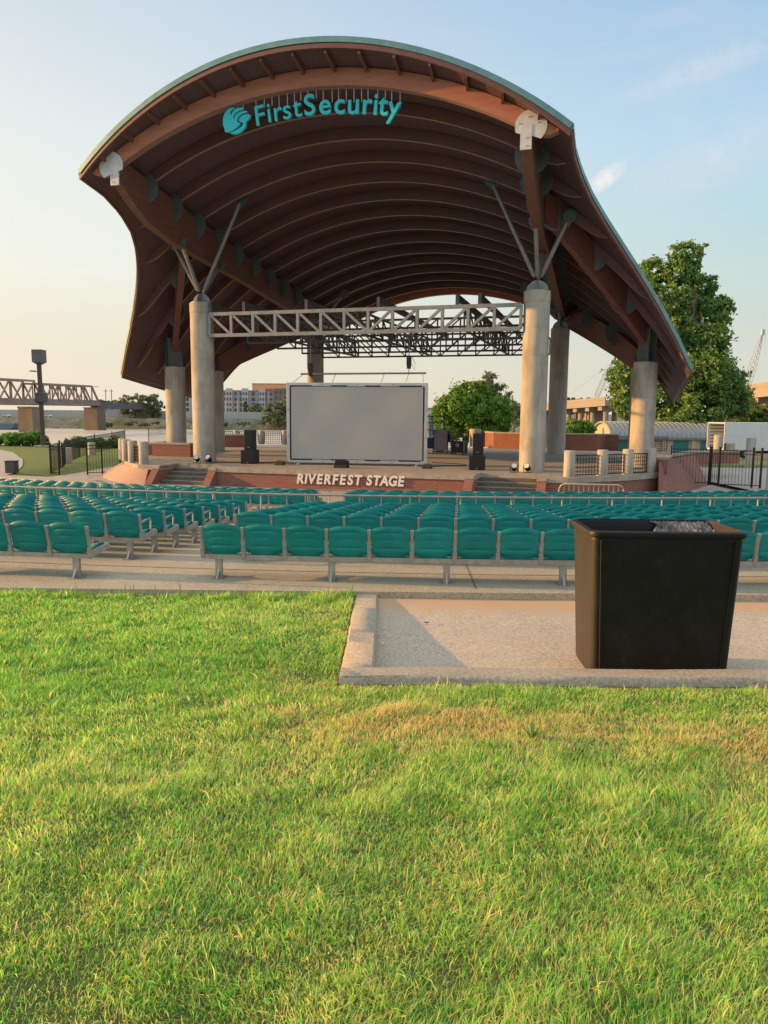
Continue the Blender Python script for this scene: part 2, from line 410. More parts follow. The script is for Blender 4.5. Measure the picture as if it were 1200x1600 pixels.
veil = mixc(nt, sdf, el2, el)
cv = N(nt, 'ShaderNodeMapping', Scale=(1.3, 1.3, 5.5), Rotation=(0, R(14), 0)); nt.links.new(tc.outputs['Generated'], cv.inputs[0])
cn = noise(nt, 2.3, detail=9, rough=.62, vec=cv.outputs[0], dist=.6)
cl = ramp(nt, cn, [(.52, (0, 0, 0)), (.80, (1, 1, 1))])
veil = mixc(nt, mixc(nt, .6, cl, (0, 0, 0)), veil, mixc(nt, sdf, (8.2, 8.1, 8.0), (9.6, 8.8, 7.4)))
bk = N(nt, 'ShaderNodeMapRange'); nt.links.new(sx.outputs['Y'], bk.inputs[0]); bk.inputs[1].default_value = .15; bk.inputs[2].default_value = -.5
veil = mixc(nt, bk.outputs[0], veil, (8.4, 9.1, 9.6))      # unseen sky behind the camera, brightened as added fill light
def puff(px, py, sx_, sy_, ang, amount, c):      # a small separate cloud
    global veil
    d = (CM @ Vector(((px-600)/F, -(py-800)/F, -1))).normalized(); az = math.atan2(d.x, d.y)
    mp = N(nt, 'ShaderNodeMapping', _vector_type='TEXTURE', Location=d, Rotation=(0, ang, -az), Scale=(sx_, .2, sy_)); nt.links.new(tc.outputs['Generated'], mp.inputs[0])
    g_ = nt.nodes.new('ShaderNodeTexGradient'); g_.gradient_type = 'SPHERICAL'; nt.links.new(mp.outputs[0], g_.inputs[0])
    m1 = N(nt, 'ShaderNodeMath', _operation='MULTIPLY'); nt.links.new(g_.outputs['Fac'], m1.inputs[0]); nt.links.new(ramp(nt, noise(nt, 60, detail=6, vec=tc.outputs['Generated']), [(.3, (.25,)*3), (.7, (2.2,)*3)]), m1.inputs[1])
    m2 = N(nt, 'ShaderNodeMath', _operation='MULTIPLY', _use_clamp=True); nt.links.new(m1.outputs[0], m2.inputs[0]); m2.inputs[1].default_value = amount
    veil = mixc(nt, m2.outputs[0], veil, c)
puff(945, 279, .030, .012, R(-32), 1.1, (9.5, 9.3, 8.9)); puff(886, 571, .026, .010, R(-20), .7, (8.9, 7.7, 6.3)); puff(1100, 105, .13, .018, R(-12), .6, (6.6, 7.6, 8.6)); puff(1110, 255, .12, .03, R(-16), .5, (7.0, 8.0, 8.7)); puff(70, 360, .1, .03, R(4), .6, (9.6, 9.5, 9.0)); puff(140, 425, .05, .006, R(3), .8, (9.7, 9.5, 8.9))
skyc = mixc(nt, .92, sky.outputs[0], veil)
nt.links.new(skyc, bg.inputs[0]); bg.inputs[1].default_value = .10
vs = scene.view_settings; vs.view_transform = 'Standard'; vs.look = 'None'; vs.exposure = 0; vs.gamma = 1

# ---------------------------------------------------------------- terrain
RCX, RCY, R1 = 3.0, 64.37, 55.0
def ring_d(x, y): return R1-math.hypot(x-RCX, y-RCY)
def zfloor(d):
    if d < 1.5: return -2.12-.03*d
    return max(PIT_Z, -2.165-.084*(min(d, 7)-1.5)-.066*max(0, d-7))
def lawn_z(x, y):
    if y > 5.6: return -2.045-(y-5.6)*.034
    return -2.045+(5.6-y)*.112
def smooth(a, b, x):
    t = max(0, min(1, (x-a)/(b-a))); return t*t*(3-2*t)
NB = [(-900, 58), (-60, 60), (-30, 61.5), (-17, 60), (-8, 61), (6, 64), (14, 74), (24, 150), (40, 300), (60, 440), (160, 900)]
def river(x, y):     # how far inside the river (metres, rough)
    for (x0, y0), (x1, y1) in zip(NB, NB[1:]):
        if x0 <= x < x1: yb = y0+(y1-y0)*(x-x0)/(x1-x0); return min(y-yb, 424-y)
    return -99
def terrain(x, y):
    if y < 9: z = lawn_z(x, max(y, -30))-.3
    else: z = max(-3.42, zfloor(ring_d(x, y))-.28) if y < 50 else -3.42
    if y > 24:
        k = smooth(15.9, 17.0, -x+.12*max(0, y-36)); z = z*(1-k)+(-3.1+.012*(y-35))*k
    if y > 45:
        k = smooth(8, 16, x); z = z*(1-k)+(-3.0-.045*(min(y, 170)-45))*k
    r = river(x, y)
    if r > -3 and y < 300: z = z+(-13-z)*smooth(-1, 13, r)
    elif r > 0: z = -13
    elif y > 300 and x < 60: z = -13+(8.2)*smooth(2, -16, r)
    if y > 424 and x >= 60: z = max(z, -6)
    return z
def axis(a, segs):
    out = [a]
    for b, st in segs:
        n = max(1, round(abs(b-out[-1])/st)); x0 = out[-1]
        out += [x0+(b-x0)*(i+1)/n for i in range(n)]
    return out
xs = axis(-2600, [(-900, 200), (-300, 40), (-60, 8), (-24, 3), (24, 1.5), (70, 4), (200, 20), (900, 60), (2600, 200)])
ys = axis(-60, [(0, 10), (58, 1.5), (80, 1.6), (150, 6), (400, 25), (450, 3), (700, 50), (3600, 290)])
mb = MB(); mb.grid([[(x, y, terrain(x, y)) for y in ys] for x in xs])
struct('ground', mb, M['turf'], smooth=60)
mb = MB(); mb.grid([[(x, y, -10.8) for y in (50, 90, 160, 300, 450)] for x in (-1500, -300, -100, 0, 100, 200)])
struct('river', mb, M['water'])

# seating terrace paving
mb = MB(); rows = []
ysl = axis(8.85, [(33, .5)])
P = []
for x in axis(-19, [(19, .6)]):
    P.append([(x, y, zfloor(ring_d(x, y))) for y in ysl])
mb.grid(P)
e = [(p[0][0], p[0][1], p[0][2]) for p in P]
mb.grid([[(x, y, z), (x, y, z-.16)] for x, y, z in e])
struct('seating_terrace', mb, M['paving'], smooth=30)
# joints in the paving: shallow dark sealant strips
mb = MB()
for a in (-9.5, -1.95, 3.2, 8.4):
    pts = [(RCX+(R1-d)*math.sin(R(a)), RCY-(R1-d)*math.cos(R(a))) for d in axis(-.35, [(9, .5)])]
    for p, q in zip(pts, pts[1:]):
        za, zb = zfloor(ring_d(*p))+.004, zfloor(ring_d(*q))+.004
        mb.add([(p[0]-.006, p[1], za), (p[0]+.006, p[1], za), (q[0]+.006, q[1], zb), (q[0]-.006, q[1], zb)], [(0, 1, 2, 3)])
for d in (.62, 2.0, 3.0):
    pts = [(RCX+(R1-d)*math.sin(R(a/2)), RCY-(R1-d)*math.cos(R(a/2))) for a in range(-22, 20)]
    for p, q in zip(pts, pts[1:]):
        z = zfloor(d)+.004
        mb.add([(p[0], p[1]-.009, z), (q[0], q[1]-.009, z), (q[0], q[1]+.009, z), (p[0], p[1]+.009, z)], [(0, 1, 2, 3)])
struct('paving_joint', mb, M['bark_dark'])
mb = MB()
for px, py in ((300, 903), (385, 899), (345, 870), (440, 889), (160, 898), (208, 896)):
    p = at_z(px, py, -2.12); z = zfloor(ring_d(p.x, p.y))+.006
    mb.add([(p.x-.07, p.y-.03, z), (p.x+.06, p.y-.035, z), (p.x+.075, p.y+.03, z), (p.x-.05, p.y+.04, z)], [(0, 1, 2, 3)])
struct('paving_mark', mb, M['tan_paint'])

# the slab with its curb
PADX, PADY0, PADY1 = -.06, 5.83, 8.85
mb = MB()
P = [[(x, y, -2.185+.012*math.sin(x*2.1+y*3)*math.sin(y*1.7)*.5) for y in axis(5.7, [(8.85, .15)])] for x in axis(-.15, [(9, .15)])]
mb.grid(P); struct('slab', mb, M['pad'], smooth=40)
def rough_curb(mb, pts, w):      # pts: (x, y, ztop, zbot); slightly uneven worn edges
    rings = []
    for i, (x, y, zt, zb) in enumerate(pts):
        x0, y0 = pts[max(i-1, 0)][:2]; x1, y1 = pts[min(i+1, len(pts)-1)][:2]
        d = Vector((x1-x0, y1-y0, 0)).normalized(); n = Vector((-d.y, d.x, 0)); p = Vector((x, y, 0))
        j = lambda s=.0035: random.uniform(-s, s)
        rings.append([p-n*(w/2)+Vector((0, 0, zb)), p-n*(w/2+j())+Vector((0, 0, zt-.03+j())), p-n*(w/2-.025)+Vector((j(), 0, zt+j(.003))),
                      p+n*(w/2-.025)+Vector((j(), 0, zt+j(.003))), p+n*(w/2+j())+Vector((0, 0, zt-.03+j())), p+n*(w/2)+Vector((0, 0, zb))])
    mb.loft(rings)
curb = thing('concrete_curb', 'low worn concrete curb around the slab under the black bin', 'curb', (0, 5.7, -2.2))
mb = MB(); rough_curb(mb, [(-.195, y, -1.985-(y-5.7)*.048, -2.4) for y in axis(5.6, [(8.84, .12)])], .27)
mb.build('side_curb', M['curb'], curb, off=curb.location, smooth=50)
mb = MB(); rough_curb(mb, [(x, 5.71+.008*math.sin(x*3), -1.98+.004*math.sin(x*5), -2.4) for x in axis(-.33, [(9, .12)])], .24)
mb.build('front_curb', M['curb'], curb, off=curb.location, smooth=50)

# ---------------------------------------------------------------- lawn in front
def hmp(x, y): return .45*(.018*math.sin(x*2.3+1.2*math.sin(y*1.7))+.015*math.sin(y*3.1+x*1.3)+.009*math.sin(x*6.1-y*5.3))
def lz(x, y): 
    k = min(1, max(0, (8.5-y)/.8)) if x < -.3 else min(1, max(0, (5.45-y)/.6))
    return lawn_z(x, y)+hmp(x, y)*k
mb = MB()
P = [[(x, y, lz(x, y)-(.25 if (x > -.22 and y > 5.62) else 0)) for y in axis(-2, [(.8, .5), (8.84, .12)])] for x in axis(-14, [(-6, .8), (6, .15), (14, .8)])]
mb.grid(P); struct('lawn', mb, M['soil'], smooth=80)

def strands(name, n_at, area, h_of, tint_of, wid_of):
    pass
def fbm(x, y, s, seed):
    r = np.random.default_rng(seed); out = np.zeros_like(x)
    for k in range(5):
        a = r.uniform(0, 6.283, 4); f = s*1.8**k
        out += (np.sin(x*f*math.cos(a[0])+y*f*math.sin(a[0])+a[1]+1.7*np.sin(y*f*.7+a[2]))*np.sin(y*f*math.cos(a[3])-x*f*math.sin(a[3])+a[2]))/1.55**k
    return out/2.0
def make_grass():
    ys_ = []; xs_ = []
    for y0 in np.arange(1.0, 8.86, .1):
        dens = min(23000, 47000/y0**.95); half = .52*y0+2.6; n = int(dens*.1*2*half)
        y = rng.uniform(y0, y0+.1, n); x = rng.uniform(-half, half, n); k_ = (np.abs(x) < .52*y0+.5) | (rng.uniform(0, 1, n) < .45); x, y = x[k_], y[k_]; xs_.append(x); ys_.append(y)
    x = np.concatenate(xs_); y = np.concatenate(ys_)
    cl = fbm(x, y, 9, 3); keep = (~((x > -.35) & (y > 5.50))) & (y < 8.83)
    keep &= rng.uniform(0, 1, len(x)) < .5+.5*np.clip(cl+.7, 0, 1)
    x, y = x[keep], y[keep]; n = len(x)
    z = np.array([lz(a, b) for a, b in zip(x, y)])
    lng = np.clip(fbm(x, y, 1.1, 5)*.9+.25*(x < -.6)*(y > 3.2)*1.0, -.5, 1.2)
    h = rng.uniform(.018, .043, n)*(1+.55*lng)*(1+.5*np.clip(fbm(x, y, 7, 8), -.6, 1)); tall = rng.uniform(0, 1, n) < .035
    h[tall] *= rng.uniform(1.3, 2.0, tall.sum()); h *= 1.1
    edge = (np.abs(x+.38) < .12) & (y > 5.5); h[edge] *= 1.35; far = y > 8.55; h[far] *= 1+.9*np.clip(fbm(x[far], y[far], 3.5, 44)+.25, 0, 1)
    az = rng.uniform(0, 2*np.pi, n); flow = fbm(x, y, 2.2, 12)*3.1; az = np.where(rng.uniform(0, 1, n) < .45, flow+rng.normal(0, .6, n), az)
    lean = rng.uniform(.3, 1.75, n); dx, dy = np.cos(az), np.sin(az)
    wd = (.0008+.00032*y)*rng.uniform(.7, 1.5, n); wd[tall] *= 1.35
    # blades turn their faces at random
    fa = rng.uniform(0, np.pi, n); wx, wy = np.cos(fa)*wd, np.sin(fa)*wd
    V = np.zeros((n, 5, 3), np.float32)
    b = np.stack([x, y, z-.004], 1); wv = np.stack([wx, wy, 0*wx], 1); d3 = np.stack([dx, dy, 0*dx], 1); up = np.array([0, 0, 1.])
    l1 = (lean*.35)[:, None]; l2 = (lean*.95)[:, None]; hh = h[:, None]
    mid = b+hh*.55*(up*np.cos(l1)+d3*np.sin(l1)); tip = mid+hh*.6*(up*np.cos(l2)+d3*np.sin(l2))
    V[:, 0] = b-wv; V[:, 1] = b+wv; V[:, 2] = mid-wv*.8; V[:, 3] = mid+wv*.8; V[:, 4] = tip
    pat = fbm(x, y, 1.7, 21); pat2 = fbm(x, y, 5.5, 33); u = rng.uniform(0, 1, n)
    brown = np.exp(-(((x-.35)/1.1)**2+((y-4.55)/.42)**2))+1.1*np.exp(-(((x-2.35)/.75)**2+((y-4.1)/.5)**2))+.7*np.exp(-(((x+.55)/.5)**2+((y-5.6)/.4)**2))
    ps = np.clip(.05+.05*pat+.72*brown*(pat2*.7+.6), .015, .7); py_ = np.clip(.40+.28*pat2+.12*pat, .08, .8)
    lush = np.clip((-.2-x)*.5, 0, 1)*np.clip((y-3.4)*.5, 0, 1); py_ *= 1-.55*lush; ps *= 1-.6*lush
    g = np.stack([rng.uniform(.18, .38, n), rng.uniform(.47, .77, n), rng.uniform(.06, .16, n)], 1)
    yel = np.stack([rng.uniform(.56, .84, n), rng.uniform(.76, .95, n), rng.uniform(.18, .36, n)], 1)
    st = np.stack([rng.uniform(.58, .82, n), rng.uniform(.40, .56, n), rng.uniform(.15, .30, n)], 1)
    c = np.where((u < ps)[:, None], st, np.where((u < ps+py_)[:, None], yel, g))
    c *= (1.08+.22*pat2+.08*pat)[:, None]*rng.uniform(.6, 1.5, n)[:, None]; c = np.clip(c, .01, .95)
    C = np.ones((n, 5, 4), np.float32); C[:, :, :3] = c[:, None, :]
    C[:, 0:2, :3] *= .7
    f0 = np.arange(n)*5
    quads = np.stack([f0, f0+1, f0+3, f0+2], 1); tris = np.stack([f0+2, f0+3, f0+4], 1)
    return V.reshape(-1, 3), quads, tris, C.reshape(-1, 4)
def np_mesh(name, V, quads, tris, C, m):
    me = bpy.data.meshes.new(name); nq, ntr = len(quads), len(tris)
    me.vertices.add(len(V)); me.vertices.foreach_set('co', V.astype(np.float32).ravel())
    li = np.concatenate([quads.ravel(), tris.ravel()]) if ntr else quads.ravel()
    me.loops.add(len(li)); me.loops.foreach_set('vertex_index', li.astype(np.int32))
    me.polygons.add(nq+ntr)
    st = np.concatenate([np.arange(nq)*4, nq*4+np.arange(ntr)*3]); me.polygons.foreach_set('loop_start', st.astype(np.int32))
    me.update(calc_edges=True)
    a = me.color_attributes.new('tint', 'FLOAT_COLOR', 'POINT'); a.data.foreach_set('color', C.astype(np.float32).ravel())
    me.materials.append(m); o = bpy.data.objects.new(name, me); col.objects.link(o); return o
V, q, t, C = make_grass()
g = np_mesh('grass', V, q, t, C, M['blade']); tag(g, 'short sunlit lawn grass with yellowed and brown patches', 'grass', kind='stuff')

# a few coarse weeds and seed stalks that stand out of the lawn
def weed(name, label, x, y, nb, L, wd, spread, tint, group=None):
    V = []; F_ = []; rnd = random.Random(int(x*1000+y*77))
    root = Vector((x, y, lz(x, y)-.01)); mb = MB()
    for k in range(nb):
        a = rnd.uniform(0, 6.28); sp = rnd.uniform(.3, 1)*spread; h = L*rnd.uniform(.6, 1); n = Vector((-math.sin(a), math.cos(a), 0)); d = Vector((math.cos(a), math.sin(a), 0))
        pts = [root+d*(sp*h*t*t+.01)+Vector((0, 0, h*(t-.35*sp*t*t))) for t in (0, .3, .6, .85, 1)]
        ws = [wd*.6, wd, wd*.9, wd*.5, wd*.05]
        mb.grid([[p-n*q_, p+Vector((0, 0, -wd*.25)), p+n*q_] for p, q_ in zip(pts, ws)])
    o = mb.build(name, M[tint], off=root, loc=root, smooth=70); return tag(o, label, 'weed', group)
M['weed_leaf'] = mat('broad weed leaf', (.07, .19, .03), (.11, .25, .05), 12, .45)
M['stalk'] = mat('dry seed stalk', (.36, .33, .14), (.28, .30, .10), 12, .7)
p = at_z(735, 1338, -1.80); weed('grass_weed', 'broad bladed green weed tuft standing alone in the yellow lawn', p.x, p.y, 9, .085, .0045, .7, 'weed_leaf')
p = at_z(830, 1180, -1.97); weed('grass_weed', 'long dark green grass tuft bent over below the curb', p.x, p.y, 22, .17, .0035, 1.2, 'weed_leaf')
p = at_z(1105, 1205, -1.96); weed('grass_weed', 'upright coarse tuft beside the brown patch of lawn', p.x, p.y, 10, .12, .0035, .8, 'weed_leaf')
for i, (px, py, h) in enumerate(((75, 934, .16), (130, 934, .12), (195, 935, .26), (245, 935, .2), (283, 936, .26), (120, 936, .2), (208, 936, .22), (340, 936, .18))):
    p = at_z(px, py, -2.16); y = min(p.y, 8.8)
    weed('seed_stalk', 'thin dry seed stalk rising from the lawn edge by the paving', p.x, y, 3+i % 2, h*1.1, .0042, .35, 'stalk', group='dry seed stalks along the lawn edge')

# ---------------------------------------------------------------- bin
def make_bin():
    o = Vector((2.30, 6.46, -2.185)); root = thing('waste_bin', 'large square black plastic bin with scuffed sides on the slab', 'bin', o)
    H = 1.245
    def ring(w, d, z, r=.07, n=6):
        out = []
        for cx, cy, a0 in ((w/2-r, d/2-r, 0), (-w/2+r, d/2-r, 90), (-w/2+r, -d/2+r, 180), (w/2-r, -d/2+r, 270)):
            out += [(cx+r*math.cos(R(a0+90*k/n)), cy+r*math.sin(R(a0+90*k/n)), z) for k in range(n+1)]
        return out
    W0, D0, W1, D1 = 1.125, .64, 1.225, .74
    L = lambda k: (W0+(W1-W0)*k, D0+(D1-D0)*k)
    rings = [ring(W0-.02, D0-.02, 0), ring(*L(.02), .03)]+[ring(*L(k), H*k) for k in (.2, .4, .6, .8, .93)]
    rings += [ring(*L(.95), H*.95), ring(W1-.03, D1-.03, H-.02), ring(W1-.06, D1-.06, H-.06, .05)]+[ring(L(k)[0]-.05, L(k)[1]-.05, H*k, .05) for k in (.8, .5, .12)]
    mb = MB(); mb.loft(rings)
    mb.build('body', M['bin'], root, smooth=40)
    mb = MB(); rr = [ring(W1-.035, D1-.035, H-.055), ring(W1+.035, D1+.035, H-.05, .085), ring(W1+.045, D1+.045, H-.03, .085), ring(W1+.035, D1+.035, H-.006, .085), ring(W1-.02, D1-.02, H+.004), ring(W1-.045, D1-.045, H-.03)]
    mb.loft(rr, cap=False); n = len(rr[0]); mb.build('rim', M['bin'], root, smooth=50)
    # moulded corner ribs
    for sx_ in (-1, 1):
        mb = MB(); a = Vector((sx_*(W0/2-.075), -D0/2-.004, .02)); b = Vector((sx_*(W1/2-.075), -D1/2-.004, H-.07))
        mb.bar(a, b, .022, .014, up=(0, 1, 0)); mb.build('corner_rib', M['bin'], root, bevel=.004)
    # crumpled clear liner hanging inside, at the far right
    mb = MB(); rnd = random.Random(4); P = []
    for i in range(46):
        u = i/45; r_ = []
        for j in range(17):
            v = j/16; wr = .014*math.sin(i*1.9+2.5*math.sin(j*.8))+.010*math.sin(i*.7-j*1.7)+rnd.uniform(-.006, .006)
            r_.append((.06+.515*u+(1-u)*(.05*math.sin(v*7)+.03*math.sin(v*17)), .335-.40*v*(.45+.55*u), H-.012-.10*math.sin(v*1.7)-.10*(1-u)*v+wr*(.4+v)))
        P.append(r_)
    mb.grid(P); mb.build('liner', M['bag'], root, smooth=60)
    root.rotation_euler = (0, 0, R(-1.5))
make_bin()
for px, py, r_, m_, lab in ((667, 975, .022, 'bark_dark', 'curled dark dead leaf lying on the slab'), (600, 982, .012, 'letter_white', 'tiny white paper scrap by the side curb'), (598, 1007, .014, 'letter_white', 'larger white paper scrap by the side curb'), (782, 1004, .012, 'letter_white', 'pale paper scrap in the sunny part of the slab'), (650, 1014, .012, 'bark_dark', 'small dark crumb in the shaded corner of the slab')):
    p = at_z(px, py, -2.18); mb = MB(); rnd = random.Random(px)
    mb.grid([[(r_*(i-1.5)*.8+rnd.uniform(-.3, .3)*r_, r_*(j-1.5)*.6+rnd.uniform(-.3, .3)*r_, .006+r_*(.5*abs(i-1.5)+rnd.uniform(0, .35))) for j in range(4)] for i in range(4)])
    tag(mb.build({'bark_dark': 'leaf_scrap', 'letter_white': 'paper_scrap'}[m_], M[m_], loc=p, smooth=40), lab, 'scrap')

# ---------------------------------------------------------------- rows of seats
def seat_back(u, v):
    s = 2*u-1; wv = .235*(1-.13*max(0, .22-v)/.22-.02*max(0, v-.8)/.2)
    z = .315+v*(.405-.050*abs(s)**2.8)+(.03*abs(s)**2.5)*max(0, .25-v)/.25
    gr = 0
    for g_ in (.30, .56, .80):
        if abs(s) < .74: gr += .013*math.exp(-((v-g_-.02*(1-s*s))/.022)**2)
    y = -.085*v-.034*(1-s*s)+.03*max(0, .2-v)/.2+gr+.014*max(0, v-.93)/.07
    return (s*wv, y, z)
def seat_pan(u, v):
    s = 2*u-1
    return (s*.238, -.012+.44*v, .335+.055*math.sin(v*1.9)-.05*max(0, v-.85)/.15+.035*abs(s)**4*(1-.4*v))
mb = MB(); mb.sheet(seat_back, 12, 22, -.014); back0 = mb.build('backrest', M['seat'], smooth=55)
mb = MB(); mb.sheet(seat_pan, 10, 8, .016); pan0 = mb.build('seat', M['seat'], smooth=50)
mb = MB(); mb.bar((0, -.012, .255), (0, -.095, .665), .036, .026, up=(0, 1, 0)); mb.bar((0, -.022, .27), (0, -.046, .40), .052, .04, up=(0, 1, 0)); mb.bar((0, -.088, .635), (0, -.096, .675), .046, .034, up=(0, 1, 0))
post0 = mb.build('back_post', M['aluminium'], bevel=.004)
mb = MB(); mb.box((0, .0, .14), (.085, .05, .27)); mb.box((0, .0, .007), (.13, .24, .014)); mb.add([(-.012, .02, .014), (.012, .02, .014), (.012, .13, .014), (-.012, .13, .014), (-.012, .02, .16), (.012, .02, .16)], [(0, 1, 2, 3), (0, 4, 5, 1), (3, 2, 5, 4), (0, 3, 4), (1, 5, 2)])
mb.add([(-.012, -.02, .014), (.012, -.02, .014), (.012, -.11, .014), (-.012, -.11, .014), (-.012, -.02, .13), (.012, -.02, .13)], [(0, 3, 2, 1), (0, 1, 5, 4), (3, 4, 5, 2), (0, 4, 3), (1, 2, 5)])
leg0 = mb.build('leg', M['aluminium'])
mb = MB(); mb.bar((0, -.03, .31), (0, .40, .345), .05, .07); mb.disc((0, .40, .345), (1, 0, 0), .045, .055, 14)
mb.tube([(0, -.06, .54), (0, .12, .565), (0, .25, .565), (0, .285, .53), (0, .27, .36)], .014, 8); arm0 = mb.build('end_arm', M['aluminium'], smooth=40)
mb = MB(); mb.bar((0, -.03, .31), (0, .40, .345), .05, .07); mb.disc((0, .40, .345), (1, 0, 0), .045, .055, 14); bracket0 = mb.build('end_bracket', M['aluminium'], smooth=40)
PITCH = .53
ordn = ['first', 'second', 'third', 'fourth', 'fifth', 'sixth', 'seventh', 'eighth']
def seat_row(block, d, label, loop=True):
    r = R1-d
    if block == 'L': r += .27; a_end = -6.93; step = -PITCH/r
    else: a_end = -5.52; step = PITCH/r
    angs = []; a = R(a_end)+step*.5
    while True:
        x = RCX+r*math.sin(a); y = RCY-r*math.cos(a)
        if abs(x) > .5*y+1.6: break
        angs.append(a); a += step
    if len(angs) < 2: return
    zf = zfloor(R1-r) if block == 'L' else zfloor(d)
    pos = lambda a: Vector((RCX+r*math.sin(a), RCY-r*math.cos(a), zf))
    am = (angs[0]+angs[-1])/2; base = pos(am)
    row = thing('seat_row', label, 'seat row', base, 0, 'rows of teal stadium seats')
    for a in angs:
        p = pos(a)-base; s_ = shared(pan0, row, p, a); b_ = shared(back0, s_, (0, 0, 0), 0); b_.rotation_euler = (R(random.gauss(0, 1.1)), 0, R(random.gauss(0, .8)))
    for a in [angs[0]-step/2]+[q+step/2 for q in angs]: shared(post0, row, pos(a)-base, a)
    mb = MB(); e = [angs[0]-step/2]+[q+step/2 for q in angs]
    for p, q in zip(e, e[1:]):
        mb.bar(pos(p)+Vector((0, 0, .285)), pos(q)+Vector((0, 0, .285)), .075, .06)
    mb.build('beam', M['aluminium'], row, off=base)
    n = len(angs); k = .38
    while k < n-.2:
        a = angs[0]-step/2+step*k; shared(leg0, row, pos(a)-base, a); k += 2.72
    shared(arm0 if loop else bracket0, row, pos(e[0])-base, e[0])
BACK_D = [0, 1.5, 2.35, 3.2, 4.05, 4.9, 5.75, 6.6]
for i, d in enumerate(BACK_D):
    seat_row('R', d, f'{ordn[i]} row of teal seats from the lawn, right of the aisle in the rear section', i > 0)
    seat_row('L', d, f'{ordn[i]} row of teal seats from the lawn, left of the aisle in the rear section', i > 0)
for i, d in enumerate((12.1, 13.0, 13.9)):
    w_ = ['nearest', 'middle', 'foremost'][i]
    seat_row('R', d, f'{w_} row of teal seats between the two rails, right of the aisle')
    seat_row('L', d, f'{w_} row of teal seats between the two rails, left of the aisle')
for o in (back0, pan0, post0, leg0, arm0, bracket0): bpy.data.objects.remove(o)

def guard_rail(d, h, label, sp):
    r = R1-d; zf = zfloor(d); pos = lambda a: Vector((RCX+r*math.sin(a), RCY-r*math.cos(a), zf))
    lim = .53*(RCY-r)+1.5; angs = []; a = math.asin((-lim-RCX)/r)
    while r*math.sin(a)+RCX < lim: angs.append(a); a += sp/r
    base = pos((angs[0]+angs[-1])/2); t_ = thing('guard_rail', label, 'railing', base)
    mb = MB(); mb.tube([pos(a)+Vector((0, 0, h)) for a in angs], .024, 8); mb.build('top_rail', M['aluminium'], t_, off=base, smooth=50)
    for a in angs:
        p = pos(a); mb = MB(); mb.tube([p, p+Vector((0, 0, h))], .02, 8); mb.build('post', M['aluminium'], t_, off=base, smooth=50)
guard_rail(7.5, .80, 'long pipe rail in front of the rear seat section', 1.12)
guard_rail(15.1, .62, 'long pipe rail between the foremost seats and the stage', 1.9)
# ---------------------------------------------------------------- the canopy (local frame of the stage: s, t, z)
EDGE = [(9.24, -6.35), (9.25, -4.92), (9.44, -3.58), (9.78, -2.32), (10.3, -1.16), (10.98, -.08), (11.82, .91), (12.84, 1.81), (14.01, 2.62)]
TM = 7.16; T0, T1 = -6.35, 2*TM+6.35
def smax(t):
    if t > TM: t = 2*TM-t
    if t <= EDGE[0][1]: return EDGE[0][0]
    if t >= EDGE[-1][1]: return EDGE[-1][0]
    for (s0, t0), (s1, t1) in zip(EDGE, EDGE[1:]):
        if t0 <= t <= t1: return s0+(s1-s0)*(t-t0)/(t1-t0)
def zlow(t): q = t+6; return 11.29-.175*q+.0018*q*q
def drop(s): return .0335*s*s+2.9e-7*s**6
def zt(s, t): return zlow(t)+.68-drop(s)
def bow(t, u):
    f = max(0, min(1, (-3.6-t)/2.75)); b = max(0, min(1, (t-17.9)/2.75))
    return t-.9*f*(1-u*u)+.5*b*(1-u*u)
ORG = Vector((0, 0, FL))
cano = thing('stage_canopy', 'large brown timber arched canopy with teal metal edge over the stage', 'canopy', S(0, 0, FL), -PH)
def cpart(mb, name, m, parent=None, **k): return mb.build(name, m, parent or cano, off=(0, 0, FL) if parent is None or parent == cano else (0, 0, FL), **k)
def roof_grid(dz, inset=0.0, nt_=54, nu=48):
    P = []
    for i in range(nt_+1):
        t0 = T0+(T1-T0)*i/nt_; row = []
        for j in range(nu+1):
            u = -1+2*j/nu; t = bow(t0, u); s = u*(smax(t0)-inset); row.append((s, t, zt(s, t)+dz))
        P.append(row)
    return P
mb = MB(); P = roof_grid(-.12, .02); mb.grid([r[::-1] for r in P]); cpart(mb, 'roof_deck', M['deck_wood'], smooth=40)
# metal roof with standing seams, closed at the rim
mb = MB(); P = roof_grid(.14, -.02); mb.grid(P)
rim = P[0]+[r[-1] for r in P[1:]]+P[-1][::-1][1:]+[r[0] for r in P[::-1]][1:-1]
for a, b in zip(rim, rim[1:]+rim[:1]):
    mb.add([a, b, (b[0]*.999, b[1], b[2]-.2), (a[0]*.999, a[1], a[2]-.2)], [(0, 1, 2, 3)])
for i in range(54*1+1):
    t0 = T0+.15+(T1-T0-.3)*i/54
    pts = []
    for j in range(33):
        u = -1+2*j/32; t = bow(t0, u); s = u*(smax(t0)+.05); pts.append((s, t, zt(s, t)+.15))
    for a, b in zip(pts, pts[1:]): mb.bar(a, b, .05, .13)
cpart(mb, 'metal_roof', M['roof_metal'], smooth=30)
# fascia boards round the rim: teal metal over a timber edge
mb = MB(); mb2 = MB()
inn = roof_grid(0, -.0)
rim = inn[0]+[r[-1] for r in inn[1:]]+inn[-1][::-1][1:]+[r[0] for r in inn[::-1]][1:-1]
n = len(rim)
for i in range(n):
    a, b = Vector(rim[i]), Vector(rim[(i+1) % n])
    mb.bar(a+Vector((0, 0, .085)), b+Vector((0, 0, .085)), .16, .18); mb2.bar(a+Vector((0, 0, -.10)), b+Vector((0, 0, -.10)), .09, .15)
cpart(mb, 'fascia', M['fascia']); cpart(mb2, 'edge_timber', M['lookout'])
